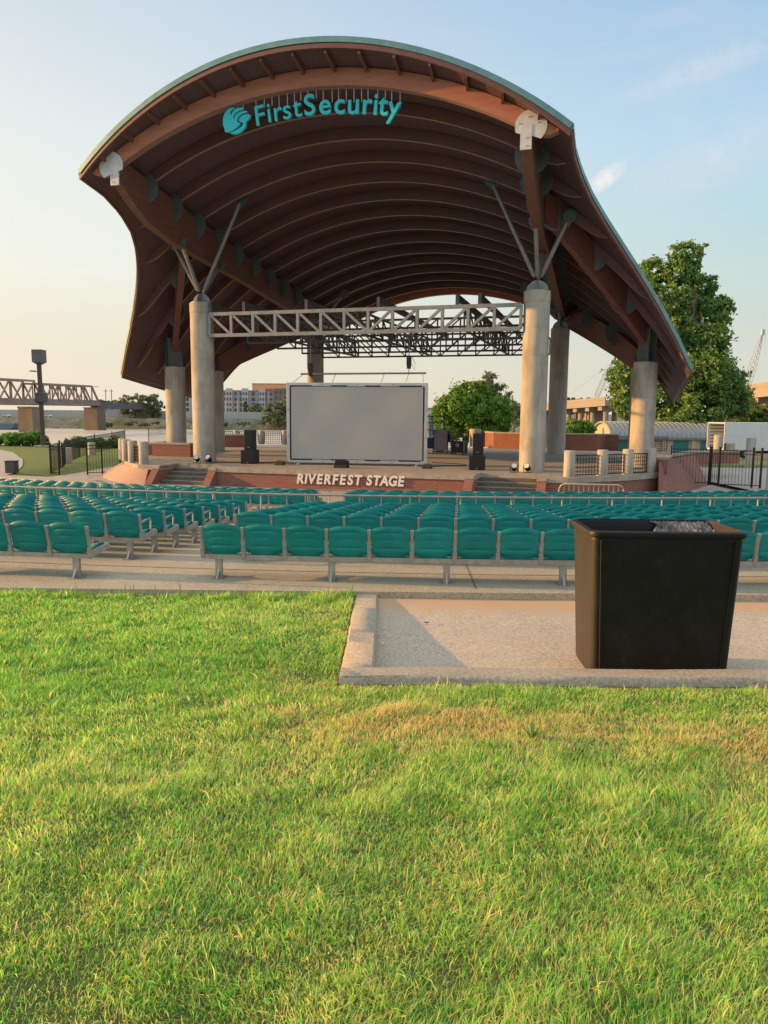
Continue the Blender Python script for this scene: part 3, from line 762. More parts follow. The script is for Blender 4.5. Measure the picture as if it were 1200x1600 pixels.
# lookouts under the front visor
for k in range(-7, 8):
    mb = MB(); s = k*1.16; u = s/9.24; tf = bow(T0, u)
    a, b = (s*1.015, tf+.06, zt(s, tf)-.20), (s, -5.86, zt(s, -5.86)-.22); mb.bar(a, b, .09, .2); cpart(mb, 'lookout', M['lookout'], smooth=None)
# the glulam ribs
def rib(t, w, depth, name='arch_rib'):
    m = smax(t)-.40; ns = 60; mb = MB(); rings = []
    for j in range(ns+1):
        s = -m+2*m*j/ns; e = min(1, (m-abs(s))/.9); e = math.sin(e*math.pi/2)**.8 if e > 0 else 0
        top = zt(s, t)-.125; bot = top-.04-depth*e
        rings.append([(s, t-w/2, bot), (s, t+w/2, bot), (s, t+w/2, top), (s, t-w/2, top)])
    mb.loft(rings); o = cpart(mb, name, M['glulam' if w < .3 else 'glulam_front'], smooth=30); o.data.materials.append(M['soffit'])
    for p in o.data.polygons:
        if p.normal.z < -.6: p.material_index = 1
    return o
RT = [-6+1.9*i for i in range(14)]
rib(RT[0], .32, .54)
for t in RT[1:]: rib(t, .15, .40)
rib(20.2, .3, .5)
# side girders
GB = [(-6.5, 8.95), (-5.4, 8.15), (-4.2, 7.55), (-2.2, 7.15), (1.1, 6.85), (4.5, 6.55), (9.3, 6.0), (14.5, 5.55), (18, 5.6), (20.3, 5.9)]
def lerp(tab, x):
    for (a, b), (c, d) in zip(tab, tab[1:]):
        if a <= x <= c: return b+(d-b)*(x-a)/(c-a)
    return tab[-1][1] if x > tab[-1][0] else tab[0][1]
for sg in (-1, 1):
    mb = MB(); rings = []
    for i in range(55):
        t = -6.12+26.3*i/54; s = sg*7.8; top = zt(s, t)-.30; bot = lerp(GB, t)
        rings.append([(s-.18, t, bot), (s+.18, t, bot), (s+.18, t, top), (s-.18, t, top)])
    mb.loft(rings); g = cpart(mb, 'girder', M['girder'], smooth=30)
    # grey knee plate on the front face of the first arch
    mb = MB(); zc_ = zt(7.9, -6)-.56; pts = []
    for k in range(25):
        a = R(-52+ (250)*k/24); pts.append((sg*(7.95+.52*math.cos(a)), zc_+.52*math.sin(a)))
    pts += [(sg*7.62, zc_-.22), (sg*7.98, zc_-.30)]
    mb.prism(pts if sg > 0 else pts[::-1], (0, -6.215, 0), (1, 0, 0), (0, 0, 1), (0, .05, 0))
    mb.prism([(sg*7.8-.185, zc_-.72), (sg*7.8+.185, zc_-.72), (sg*7.8+.185, zc_+.05), (sg*7.8-.185, zc_+.05)], (0, -6.235, 0), (1, 0, 0), (0, 0, 1), (0, .06, 0))
    for bx, bz in ((0, .3), (-.3, .1), (.3, .1), (-.05, -.35), (-.05, -.6)):
        mb.disc((sg*7.85+bx, -6.225 if bz > -.3 else -6.245, zc_+bz), (0, 1, 0), .03, .03, 8)
    cpart(mb, 'knee_plate', M['steel_plate'])
    for t in RT[1:]:
        mb = MB(); mb.disc((sg*7.8, t-.11, zt(7.8, t)-.60), (0, 1, 0), .62, .04, 22); cpart(mb, 'joint_plate', M['plate_teal'])
    # hips down to the outer columns
    for (p, q, dt, db) in (((7.9, -.95), (12.25, 4.95), .30, 1.30), ((12.25, 9.35), (7.9, 15.2), .62, 1.75)):
        mb = MB(); rings = []; d = Vector((q[0]-p[0], q[1]-p[1], 0)).normalized(); nrm = Vector((-d.y, d.x, 0))*.15
        for i in range(25):
            k = i/24; s = p[0]+(q[0]-p[0])*k; t = p[1]+(q[1]-p[1])*k; top = zt(s, t)-dt; bot = zt(s, t)-db-.25*math.sin(k*math.pi)
            c = Vector((sg*s, t, 0)); nn = Vector((nrm.x*sg, nrm.y, 0))
            rings.append([c-nn+Vector((0, 0, bot)), c+nn+Vector((0, 0, bot)), c+nn+Vector((0, 0, top)), c-nn+Vector((0, 0, top))])
        mb.loft(rings); cpart(mb, 'hip_beam', M['girder'], smooth=30)
        for t in RT:
            lo, hi = sorted((p[1], q[1]))
            if lo+.5 < t < hi-.3:
                k = (t-p[1])/(q[1]-p[1]); s = p[0]+(q[0]-p[0])*k
                mb = MB(); mb.disc((sg*s, t-.11, zt(s, t)-.72), (sg*.35, -1, 0), .68, .05, 24); cpart(mb, 'joint_plate', M['plate_teal'])
# columns
def column(s, t, r, top, inner):
    mb = MB(); z0 = FL-.02
    prof = [(r+.008, z0), (r, z0+.05), (r, top-.45)]
    if inner: prof += [(r, top-.44), (r+.012, top-.43), (r+.012, top-.01), (r-.02, top)]
    else: prof += [(r, top-.02), (r-.02, top)]
    mb.lathe(prof, (s, t, 0), 40); c = cpart(mb, 'column', M['concrete'], smooth=40)
    mb = MB()
    for z in ([top-.46, top-1.45, top-2.6, top-2.95, top-4.9] if inner else [top-1.6, top-3.2]):
        mb.lathe([(r+.001, z-.008), (r+.0035, z-.007), (r+.0035, z+.007), (r+.001, z+.008)], (s, t, 0), 40)
    mb.build('form_joint', M['concrete_cap'], c, off=(0, 0, FL), smooth=40)
    return c
IN_TOP, OUT_TOP = 4.93, 2.33
for sg in (-1, 1):
    for t0 in (0, 14.4):
        s0 = sg*7.72; column(s0, t0, .535, IN_TOP, True)
        mb = MB()
        for (ux, uy) in (((1, 0, 0), (0, .035, 0)), ((0, 1, 0), (.035, 0, 0))):
            arc = [(.46*math.cos(R(180*k/14)), .46*math.sin(R(180*k/14))) for k in range(15)]
            mb.prism(arc, Vector((s0, t0, IN_TOP-.01))-Vector(uy)/2, ux, (0, 0, 1), uy)
        mb.lathe([(.5, IN_TOP-.01), (.5, IN_TOP+.03)], (s0, t0, 0), 28)
        cpart(mb, 'saddle_plate', M['steel'])
        c = Vector((s0, t0, IN_TOP+.30)); mir = 1 if t0 == 0 else -1
        ends = [(sg*5.75, t0+.17*mir, 9.33), (sg*8.85, t0-.44*mir, 7.55), (s0, t0-1.55*mir, 7.2), (s0, t0+1.7*mir, 6.85)]
        if t0 > 5: ends = [(sg*5.75, t0-.3, 7.2), (sg*8.85, t0+.4, 6.2), (s0, t0-1.4, 5.85), (s0, t0+1.4, 5.8)]
        for e in ends:
            e = Vector(e); d = (e-c).normalized(); a = c+d*.30; mb = MB()
            mb.tube([a, a+d*.10, e-d*.16, e], [.05, .088, .088, .05], 14); b_ = cpart(mb, 'strut', M['steel'], smooth=40)
            mb = MB(); mb.bar(e-d*.2, e+d*.35, .34, .05, up=(0, 1, 0)); mb.disc(e+d*.2, (0, 1, 0), .27, .06, 16); mb.build('strut_plate', M['plate_teal'], b_, off=(0, 0, FL))
    for t0 in (4.93, 9.32):
        s0 = sg*12.25; column(s0, t0, .54, OUT_TOP, False)
        mb = MB(); zt_ = zt(12.1, t0)-.75
        for k in (-1, 1):
            d = Vector((sg*.6, .8*(-1 if t0 < 7 else 1), 0)); nn = Vector((d.y, -d.x, 0))*(.19*k)
            poly = [(-.42, OUT_TOP-.01), (.42, OUT_TOP-.01), (.36, OUT_TOP+.55), (.2, zt_-.1), (-.5, zt_+.25), (-.42, OUT_TOP+.7)]
            mb.prism(poly, Vector((s0, t0, 0))+nn-Vector((0, 0, 0)), (-d.x, -d.y, 0), (0, 0, 1), nn*.15)
        mb.lathe([(.5, OUT_TOP), (.5, OUT_TOP+.04)], (s0, t0, 0), 28); mb.box((s0, t0, OUT_TOP+.25), (.3, .3, .5), -.6*sg)
        cpart(mb, 'saddle_plate', M['plate_teal'])

# ---------------------------------------------------------------- truss grid between the columns
tg = thing('rigging_truss', 'grey steel lattice truss grid spanning between the tall columns', 'truss', S(0, 7, 3.4), -PH)
TZ0, TZ1 = 3.42, 4.38
OFF = (0, 7, 3.4)
def truss(a, b, n, wch, wd, mirror=True, m='steel', name='truss'):
    a, b = Vector(a), Vector(b); mb = MB(); up = Vector((0, 0, TZ1-TZ0)); d = (b-a)/n
    mb.bar(a, b, wch, wch); mb.bar(a+up, b+up, wch, wch)
    for i in range(n+1): mb.bar(a+d*i, a+d*i+up, wd*1.15, wd*1.15, up=(0, 1, 0))
    for i in range(n):
        p, q = a+d*i, a+d*(i+1)
        if (i < n/2) or not mirror: mb.bar(p+up, q, wd, wd)
        else: mb.bar(p, q+up, wd, wd)
    return mb.build(name, M[m], tg, off=OFF)
truss((-7.12, -.32, TZ0), (7.12, -.32, TZ0), 13, .15, .11, name='front_truss')
for k, t in enumerate((3.6, 7.2, 10.8, 14.3)): truss((-7.15, t, TZ0), (7.15, t, TZ0), 13, .10, .06, m='dark_steel', name='cross_truss')
for s in (-4.75, 0, 4.75): truss((s, -.2, TZ0+.02), (s, 14.3, TZ0+.02), 11, .09, .06, mirror=False, m='dark_steel', name='long_truss')
for s in (-7.1, -5.4, -2.35, 1.0, 4.45, 5.4):
    mb = MB(); mb.bar((s, -.25, TZ1), (s, -.25, TZ1+.52), .14, .14, up=(0, 1, 0)); mb.bar((s, -.2, TZ1+.38), (s, 14.3, TZ1+.20), .14, .26); mb.build('roof_beam', M['dark_steel'], tg, off=OFF)

# ---------------------------------------------------------------- hanging sign
sign = thing('hanging_sign', 'turquoise letters and round bird emblem hung from the first arch', 'sign', S(0, -6, 10.5), -PH)
SOFF = (0, -6, 10.5)
def on_t(px, py, t):     # survey: where a picture point meets the vertical plane t
    d = CM @ Vector(((px-600)/F, -(py-800)/F, -1)); n = Vector((math.sin(PH), math.cos(PH), 0)); k = (Vector((SX, SY, 0))+n*t).dot(n)/d.dot(n); p = d*k
    return toS(p)[0], p.z
def glyph(ch, size, bold, ext, shear=0):
    cu = bpy.data.curves.new('glyph', 'FONT'); cu.body = ch; cu.size = size; cu.extrude = ext; cu.offset = bold; cu.shear = shear; cu.align_x = 'CENTER'; cu.resolution_u = 6
    o = bpy.data.objects.new('glyph', cu); col.objects.link(o)
    me = bpy.data.meshes.new_from_object(o.evaluated_get(bpy.context.evaluated_depsgraph_get())); bpy.data.objects.remove(o); return me
def place_glyph(me, name, m, parent, loc, rot):
    me.materials.clear(); me.materials.append(m); o = bpy.data.objects.new(name, me); col.objects.link(o); o.parent = parent; o.location = loc; o.rotation_euler = rot; return o
LT = [('F', 408, 195.5, 0, -.13), ('i', 422.5, 191, 0, -.12), ('r', 435.5, 189, 0, -.11), ('s', 450, 186, 0, -.09), ('t', 466, 182.8, 0, -.08), ('S', 485, 180, 1, -.06), ('e', 508.5, 178.5, 1, -.03),
      ('c', 531, 178, 1, 0), ('u', 552.5, 178, 1, .03), ('r', 573, 178.3, 1, .05), ('i', 586.5, 179, 1, .08), ('t', 598, 180, 1, .10), ('y', 614.5, 182, 1, .15)]
for ch, px, py, bold, tilt in LT:
    s, z = on_t(px, py, -5.95); size = .97 if not bold else .99
    me = glyph(ch, size, .013 if bold else .002, .05)
    o = place_glyph(me, 'letter', M['letter_teal'], sign, (s, -5.95+6, z-10.5), (math.pi/2, tilt, 0))
    o['label'] = f'turquoise sign letter {ch}'
LA = [(165, 690), (160, 640), (125, 540), (125, 420), (160, 300), (230, 215), (310, 175), (385, 178), (330, 212), (285, 262), (264, 325), (298, 332), (320, 280), (360, 230), (430, 192), (540, 185), (562, 207), (520, 232), (440, 262), (380, 305), (343, 365), (342, 412), (370, 412), (385, 345), (450, 292), (540, 257), (615, 250), (630, 270), (600, 290), (540, 305), (470, 350), (420, 410), (412, 460), (440, 492), (478, 505), (470, 545), (400, 605), (340, 650), (270, 688), (220, 695)]
LB = [(452, 450), (462, 420), (500, 370), (570, 330), (650, 320), (690, 335), (690, 380), (650, 430), (605, 475), (600, 540), (580, 600), (540, 650), (480, 700), (400, 735), (330, 735), (265, 710), (340, 688), (420, 645), (500, 592), (537, 545), (542, 512), (520, 495), (480, 483)]
for nm, poly in (('emblem_wing', LA), ('emblem_head', LB)):
    pts = [on_t(340+x*.075, 155+y*.075, -5.95) for x, y in poly]
    cu = bpy.data.curves.new('emblem', 'CURVE'); cu.dimensions = '2D'; cu.fill_mode = 'BOTH'; cu.extrude = .05
    sp = cu.splines.new('POLY'); sp.points.add(len(pts)-1); sp.use_cyclic_u = True
    for q_, p in zip(sp.points, pts): q_.co = (p[0], p[1]-10.5, 0, 1)
    o = bpy.data.objects.new('emblem', cu); col.objects.link(o); me = bpy.data.meshes.new_from_object(o.evaluated_get(bpy.context.evaluated_depsgraph_get())); bpy.data.objects.remove(o)
    place_glyph(me, nm, M['letter_teal'], sign, (0, .05, 0), (math.pi/2, 0, 0))
for px, py in ((380, 168), (400, 163), (413, 164), (425, 160), (436, 163), (449, 161), (460, 157), (470, 152), (481, 149), (494, 149), (505, 153), (519, 155), (529, 155), (541, 155), (553, 155), (565, 155), (575, 155), (590, 150), (602, 157), (612, 162), (625, 164)):
    s, z = on_t(px, py, -5.95); top = zt(s, -6)-.62
    if top > z:
        mb = MB(); mb.bar((s, -5.93, z-.1), (s, -5.95, top+.04), .028, .028, up=(0, 1, 0)); mb.build('hanger_rod', M['aluminium'], sign, off=SOFF)

# ---------------------------------------------------------------- stage platform
plat = thing('stage_platform', 'raised brick stage with pale concrete edge and two flights of steps', 'stage', S(0, 0, PIT_Z), -PH)
PO = (0, 0, PIT_Z)
def mirror(p): return [(-a, b) for a, b in p][::-1]
Rw = [(5.75, -3.0), (5.75, -1.45), (8.3, -1.45), (8.3, -3.0), (9.35, -2.95), (10.7, -1.75), (11.8, -.5), (12.75, .9), (13.6, 3.4), (15.0, 8.0), (15.6, 13.0), (14.2, 17.5), (10.5, 20.2)]
top = Rw+mirror(Rw)          # counter-clockwise outline
def ring_of(poly, z): return [(a, b, z) for a, b in poly]
mb = MB(); mb.add(ring_of(top, FL), [tuple(range(len(top)))]); mb.build('stage_floor', M['stage_floor'], plat, off=PO)
def outset(poly, d):
    n = len(poly); out = []
    for i, p in enumerate(poly):
        a, b, c = Vector(poly[i-1]), Vector(p), Vector(poly[(i+1) % n]); e1 = (b-a).normalized(); e2 = (c-b).normalized()
        n1 = Vector((e1.y, -e1.x)); n2 = Vector((e2.y, -e2.x)); m = n1+n2; m = m/max(.35, m.dot(n1)) if m.length > .05 else n1
        out.append((b.x+m.x*d, b.y+m.y*d))
    return out
mb = MB(); o1 = outset(top, .07); n = len(top)
mb.loft([ring_of(top, FL-.2), ring_of(o1, FL-.2), ring_of(o1, FL+.002), ring_of(outset(top, -.35), FL+.004)], cap=False); mb.build('concrete_edge', M['concrete_cap'], plat, off=PO)
mb = MB(); mb.loft([ring_of(outset(top, .0), PIT_Z-.2), ring_of(outset(top, 0), FL-.19)], cap=False); mb.build('brick_wall', M['brick'], plat, off=PO, uv=True)
# battered brick wings beside the steps
for sg, m_ in ((-1, 'brick_tan'), (1, 'brick')):
    seq = [(8.85, -3.02), (9.42, -3.02), (10.75, -1.85), (11.88, -.56), (12.83, .85)]
    bot = [(8.6, -3.75), (9.6, -3.8), (11.2, -2.75), (12.7, -1.25), (13.9, .3)]
    if sg < 0:
        mb = MB(); A_ = [(sg*a, b, FL-.16) for a, b in seq]; B_ = [(sg*a, b, PIT_Z-.05) for a, b in bot]; mb.grid([A_, B_])
        mb.add([A_[0], B_[0], (sg*8.85, -2.9, PIT_Z-.05), (sg*8.85, -2.9, FL-.16)], [(0, 1, 2, 3)])
        mb.build('battered_wing', M[m_], plat, off=PO, uv=True, smooth=50)
# cheek walls and treads
for sg in (-1, 1):
    st_ = thing('x', None, None); st_.name = 'steps'; st_.parent = plat
    for k in range(5):
        z = FL-.164*(k+1); t1 = -1.45-.40*(k+1); mb = MB(); mb.box((sg*7.02, (t1-1.44)/2, (z+PIT_Z-.1)/2), (2.46, -1.44-t1, z-PIT_Z+.1))
        mb.build('step', M['concrete_cap'], st_, off=PO); sm_ = st_.children[-1] if False else [o for o in st_.children][-1]; sm_.data.materials.append(M['riser'])
        for p_ in sm_.data.polygons:
            if p_.normal.y < -.5: p_.material_index = 1
    for e, (s0, w) in enumerate(((8.42, .34), (5.62, .34))):
        prof = [(-1.4, PIT_Z-.1), (-3.75, PIT_Z-.1), (-3.75+.02, PIT_Z+.05), (-3.1, FL-.14), (-1.4, FL-.14)]
        mb = MB(); mb.prism(prof, (sg*s0-w/2, 0, 0), (0, 1, 0), (0, 0, 1), (w, 0, 0)); mb.build('cheek_wall', M['brick'], st_, off=PO, uv=True)
        mb = MB(); mb.prism([(-1.4, FL-.141), (-3.13, FL-.141), (-3.13, FL-.03), (-1.4, FL-.03)], (sg*s0-w/2-.02, 0, 0), (0, 1, 0), (0, 0, 1), (w+.04, 0, 0)); mb.build('cheek_cap', M['concrete_cap'], st_, off=PO)
# RIVERFEST STAGE on the front wall, letter by letter
for word, x0, x1, y0, y1 in (('RIVERFEST', 463, 565, 754.5, 757.2), ('STAGE', 571, 632, 757.3, 759.3)):
    wd = {'I': .45, 'R': 1.05, 'V': 1.0, 'E': 1.0, 'F': .93, 'S': 1, 'T': .95, 'A': 1.1, 'G': 1.12}; tot = sum(wd[c] for c in word); acc = 0
    for ch in word:
        k = (acc+wd[ch]/2)/tot; acc += wd[ch]; s, z = on_t(x0+(x1-x0)*k, y0+(y1-y0)*k, -3.0)
        me = glyph(ch, .54, .020, .03, shear=.17); o = place_glyph(me, 'letter', M['letter_white'], plat, (s, -3.05, z-PIT_Z), (math.pi/2, 0, 0)); o.scale = (.93, 1.04, 1)
        o['label'] = f'white letter {ch} on the brick stage front'
# low planter walls on the stage
def wall_thing(name, label, pts, h, w, mtl='brick', z0=FL, cat='wall', cap=True):
    base = S(*[sum(p[i] for p in pts)/len(pts) for i in (0, 1)], z0); t_ = thing(name, label, cat, base, -PH); c = toS(base); off = (c[0], c[1], z0)
    mb = MB(); mc = MB(); n = len(pts); L_ = []; R_ = []
    for i in range(n):
        a, b = Vector(pts[max(i-1, 0)]), Vector(pts[min(i+1, n-1)]); d = (b-a).normalized(); nn = Vector((-d.y, d.x))
        p = Vector(pts[i]); L_.append(p+nn*w/2); R_.append(p-nn*w/2)
    mb.loft([[(*r, z0-.02), (*l, z0-.02), (*l, z0+h), (*r, z0+h)] for l, r in zip(L_, R_)]); mb.build('brick_body', M[mtl], t_, off=off, uv=True)
    if cap:
        g = lambda l, r, k: (l+(l-r).normalized()*k, r+(r-l).normalized()*k)
        mc.loft([[(*g(l, r, .04)[1], z0+h+.002), (*g(l, r, .04)[0], z0+h+.002), (*g(l, r, .04)[0], z0+h+.10), (*g(l, r, .04)[1], z0+h+.10)] for l, r in zip(L_, R_)]); mc.build('cap', M['concrete_cap'], t_, off=off, bevel=.012)
    return t_
wall_thing('planter_wall', 'low brick wall with concrete cap beside the outer column at the tan ramp', [(-12.6, 3.3), (-10.3, 3.3)], .62, .5)
wall_thing('planter_wall', 'low brick wall running back to the river rail on the lamp post side', [(-14.6, 9.5), (-13.5, 4.6), (-12.9, 3.5)], .55, .4)
wall_thing('planter_wall', 'brick bench wall behind the left pair of outer columns', [(-15.0, 13.8), (-12.2, 14.6)], .75, .7)
wall_thing('brick_wall', 'sunlit brick wall with angled return behind the right speaker stack', [(2.0, 23.0), (3.2, 20.8), (5.5, 20.0)], 1.0, .5)
wall_thing('brick_wall', 'dark brick wall behind the right rear column', [(7.9, 19.4), (9.9, 19.8), (11.2, 20.6)], 1.02, .5)
wall_thing('brick_wall', 'sloped brick ramp wall with curved concrete coping around the outermost front column', [(12.95, 1.2), (13.3, 3.6), (14.4, 6.6), (16.0, 9.0), (17.0, 9.6)], .55, .45)
# battered brick ramp wall at the right
rw = thing('ramp_wall', 'battered red brick ramp wall next to the black iron gate', 'wall', S(13.4, .6, PIT_Z), -PH); rc = (13.4, .6, PIT_Z)
mb = MB(); A_ = [(12.83, .75, FL+.45), (13.35, 2.6, FL+.5), (14.7, 6.2, FL+.5)]; B_ = [(12.80, -.55, PIT_Z), (14.0, 1.5, PIT_Z), (15.3, 5.2, PIT_Z)]
mb.grid([B_, A_]); C_ = [(12.83, 3.0, FL+.45), (13.1, 3.8, FL+.5), (14.6, 6.9, FL+.5)]; mb.grid([A_, C_]); mb.add([B_[0], A_[0], C_[0], (12.83, 3.0, PIT_Z)], [(0, 1, 2, 3)])
mb.build('brick_face', M['brick'], rw, off=rc, uv=True)

# bollards with grid panels between them
def bollard(p, label, r=.215, h=1.02, z0=FL, group=None):
    o = S(p[0], p[1], z0); t_ = MB(); t_.lathe([(r, -.01), (r, h-.03), (r-.03, h)], n=28); b = t_.build('bollard', M['concrete'], smooth=40, loc=o); return tag(b, label, 'bollard', group)
def panel(p, q, label, h=.82, gap=.25, z0=FL, group=None, step=.14, m='black_iron'):
    p, q = Vector(p), Vector(q); d = (q-p).normalized(); a, b = p+d*gap, q-d*gap; L_ = (b-a).length
    base = S(*(a+b)/2, z0); t_ = thing('grid_panel', label, 'railing', base, -PH, group); c = ((a+b)/2); off = (c.x, c.y, z0)
    mb = MB()
    for z in (z0+.06, z0+h): mb.bar((*a, z), (*b, z), .03, .04)
    for e in (a, b): mb.bar((*e, z0+.04), (*e, z0+h+.02), .04, .04, up=(0, 1, 0))
    mb.build('frame', M[m], t_, off=off)
    mb = MB(); n = max(2, round(L_/step))
    for i in range(1, n): e = a+(b-a)*i/n; mb.bar((*e, z0+.06), (*e, z0+h), .022, .022, up=(0, 1, 0))
    k = max(2, round((h-.06)/(step*1.08)))
    for i in range(1, k): z = z0+.06+(h-.06)*i/k; mb.bar((*a, z), (*b, z), .02, .022)
    mb.build('grid_bars', M[m], t_, off=off)
BR = [(9.39, -2.38), (10.6, -1.25), (11.58, -.18), (12.5, .95)]; nm = ['nearest the steps', 'second from the steps', 'third from the steps', 'against the ramp wall']
for p, k in zip(BR, nm): bollard(p, f'concrete bollard on the sunny stage wing, {k}')
for (p, q), k in zip(zip(BR, BR[1:]), ('next to the steps', 'between the middle bollards', 'next to the ramp wall')): panel(p, q, f'black iron grid panel on the right stage wing, {k}')
BL = [(-9.34, -2.6), (-10.5, -1.75), (-11.53, -.75), (-12.35, .15)]
for p, k in zip(BL, ('nearest the steps', 'second from the steps', 'third from the steps', 'nearest the gate')): bollard(p, f'concrete bollard above the tan brick ramp, {k}')
for (p, q), k in zip(zip(BL, BL[1:]), ('beside the steps', 'between the middle bollards', 'nearest the gate')): panel(p, q, f'black iron grid panel above the tan brick ramp, {k}')
BB = [(-17.3, 18.2), (-15.7, 18.7), (-13.9, 19.2), (-12.25, 19.7), (-10.4, 19.9), (-8.5, 20.0)]
for i, p in enumerate(BB): bollard(p, f'bollard in the river rail behind the stage, {ordn[i]} from the lamp post side')
for i, (p, q) in enumerate(zip(BB, BB[1:])): panel(p, q, f'black river rail panel behind the stage, {ordn[i]} from the lamp post side', h=.9)
b_ = bollard((1.45, 22.4), 'wide round concrete post under the leafy tree behind the stage', r=.42, h=1.25); b_.name = 'round_post'
panel((-.9, 21.6), (1.2, 22.2), 'black grid panel between the equipment cases and the round post', h=1.0)
p_, q_ = (10.3, 19.6), (12.2, 19.9); panel(p_, q_, 'black grid panel before the sunlit gable of the barrel roofed building', h=.95)
panel((12.3, 20.0), (14.6, 20.4), 'black grid panel before the teal shutter of the barrel roofed building', h=.95)
# ---------------------------------------------------------------- equipment on the stage
def sthing(name, label, cat, s, t, z=FL, rz=0, group=None): return thing(name, label, cat, S(s, t, z), -PH+rz, group)
# projection screen
sc_ = sthing('projection_screen', 'large blank grey projection screen in a silver frame at centre stage', 'screen', -.20, .33, FL, R(9))
SW, SH = 6.45, 3.62; z0 = .10
mb = MB(); P = [[(-SW/2+.2+(SW-.4)*i/16, -.02-.012*math.sin(i*.7)*math.sin(j*.6), z0+.17+(SH-.34)*j/10) for j in range(11)] for i in range(17)]; mb.grid(P); mb.build('screen_cloth', M['screen'], sc_, smooth=60)
mb = MB()
for x in (-SW/2+.075, SW/2-.075): mb.box((x, .03, z0+SH/2), (.15, .10, SH))
for z in (z0+.075, z0+SH-.075): mb.box((0, .03, z), (SW-.3, .098, .15))
mb.build('frame', M['screen_frame'], sc_, bevel=.01)
mb = MB()
for x in (-SW/2+.18, SW/2-.18): mb.box((x, -.03, z0+SH/2), (.06, .012, SH-.32))
for z in (z0+.165, z0+SH-.165):
    mb.box((0, -.028, z), (SW-.42, .010, .018))
    for a, b in ((.0, .165), (.31, .43), (.565, .68), (.82, .985)): mb.box((-SW/2+.18+(SW-.36)*(a+b)/2, -.034, z+(.02 if z > 2 else -.02)), ((SW-.36)*(b-a), .012, .055))
mb.build('black_edging', M['black_cloth'], sc_)
for x, z in [(x, z) for z in (z0+SH-.07, z0+.07) for x in (-1.55, 0.05, 1.65)]+[(x, z) for x in (-SW/2+.07, SW/2-.07) for z in (1.3, 2.5)]:
    mb = MB(); mb.box((x, -.028, z), (.05, .02, .05)); mb.build('clamp', M['steel'], sc_)
mb = MB()
for x in (-SW/2+.5, SW/2-.5):
    mb.bar((x, .06, 1.9), (x, 1.5, .02), .06, .06); mb.box((x, .75, .03), (.08, 1.6, .06))
mb.build('back_leg', M['screen_frame'], sc_)
# speaker stacks
def cabinet(name, label, w, d, h, s, t, z, sub):
    t_ = sthing(name, label, 'speaker', s, t, z, R(6))
    mb = MB(); mb.box((0, 0, h/2), (w, d, h)); mb.build('cabinet', M['black_cabinet'], t_, bevel=.012)
    mb = MB(); mb.box((0, -d/2-.006, h/2+.01), (w-.05, .02, h-.07)); mb.build('front_grille', M['grille'], t_, bevel=.006)
    mb = MB(); mb.box((0, -d/2-.019, .13 if not sub else .06), (.09, .012, .025)); mb.build('badge', M['aluminium'], t_)
    if not sub:
        for k in (-1, 1): mb = MB(); mb.bar((k*(w/2+.006), -.05, h*.62), (k*(w/2+.006), .1, h*.62), .02, .05); mb.build('side_handle', M['grille'], t_)
    else:
        mb = MB()
        for a in (-1, 1):
            for b in (-1, 1): mb.lathe([(.03, -.0), (.03, .012)], (a*(w/2-.07), b*(d/2-.07), -.012), 10)
        mb.build('foot', M['rubber'], t_)
for s, t, side in ((-5.2, -.3, 'steps on the tan ramp side'), (5.42, -.1, 'sunlit steps')):
    cabinet('subwoofer', f'squat black subwoofer cabinet on the stage floor near the {side}', .66, .70, .62, s, t, FL+.012, True)
    cabinet('loudspeaker', f'tall black loudspeaker standing on a subwoofer near the {side}', .44, .48, .92, s+.02, t+.02, FL+.634, False)
# wedge monitor before the screen
def wedge(label, s, t, w, h, d):
    t_ = sthing('stage_monitor', label, 'speaker', s, t, FL)
    mb = MB(); mb.prism([(-d/2, 0), (d/2, 0), (d/2, h), (d*.15, h), (-d/2, h*.45)], (-w/2, 0, 0), (0, 1, 0), (0, 0, 1), (w, 0, 0)); mb.build('cabinet', M['black_cabinet'], t_, bevel=.015)
    mb = MB(); a, b = Vector((0, -d/2, h*.45)), Vector((0, d*.15, h)); mb.bar(a*.92+b*.08+Vector((0, -.01, .01)), a*.08+b*.92+Vector((0, -.01, .01)), w-.06, .02); mb.build('front_grille', M['grille'], t_)
    mb = MB(); mb.disc((w/2-.12, -d/2+.10, h*.66), (0, -.8, .6), .04, .02, 12); mb.build('badge', M['lens'], t_)
wedge('small black wedge monitor on the floor before the screen', -.35, -1.25, .60, .30, .40)
for s, t, k in ((-3.5, -.75, 'the lower corner of the screen on the river side'), (3.25, -.25, 'the lower corner of the screen on the sunny side')):
    t_ = sthing('floor_box', f'low black cable box by {k}', 'equipment', s, t, FL)
    mb = MB(); mb.prism([(-.16, 0), (.16, 0), (.12, .13), (-.12, .13)], (-.2, 0, 0), (0, 1, 0), (0, 0, 1), (.4, 0, 0)); mb.build('case', M['black_cabinet'], t_, bevel=.01)
    mb = MB(); mb.tube([(-.12, 0, .12), (-.12, 0, .2), (.12, 0, .2), (.12, 0, .12)], .014, 6); mb.build('handle', M['grille'], t_)
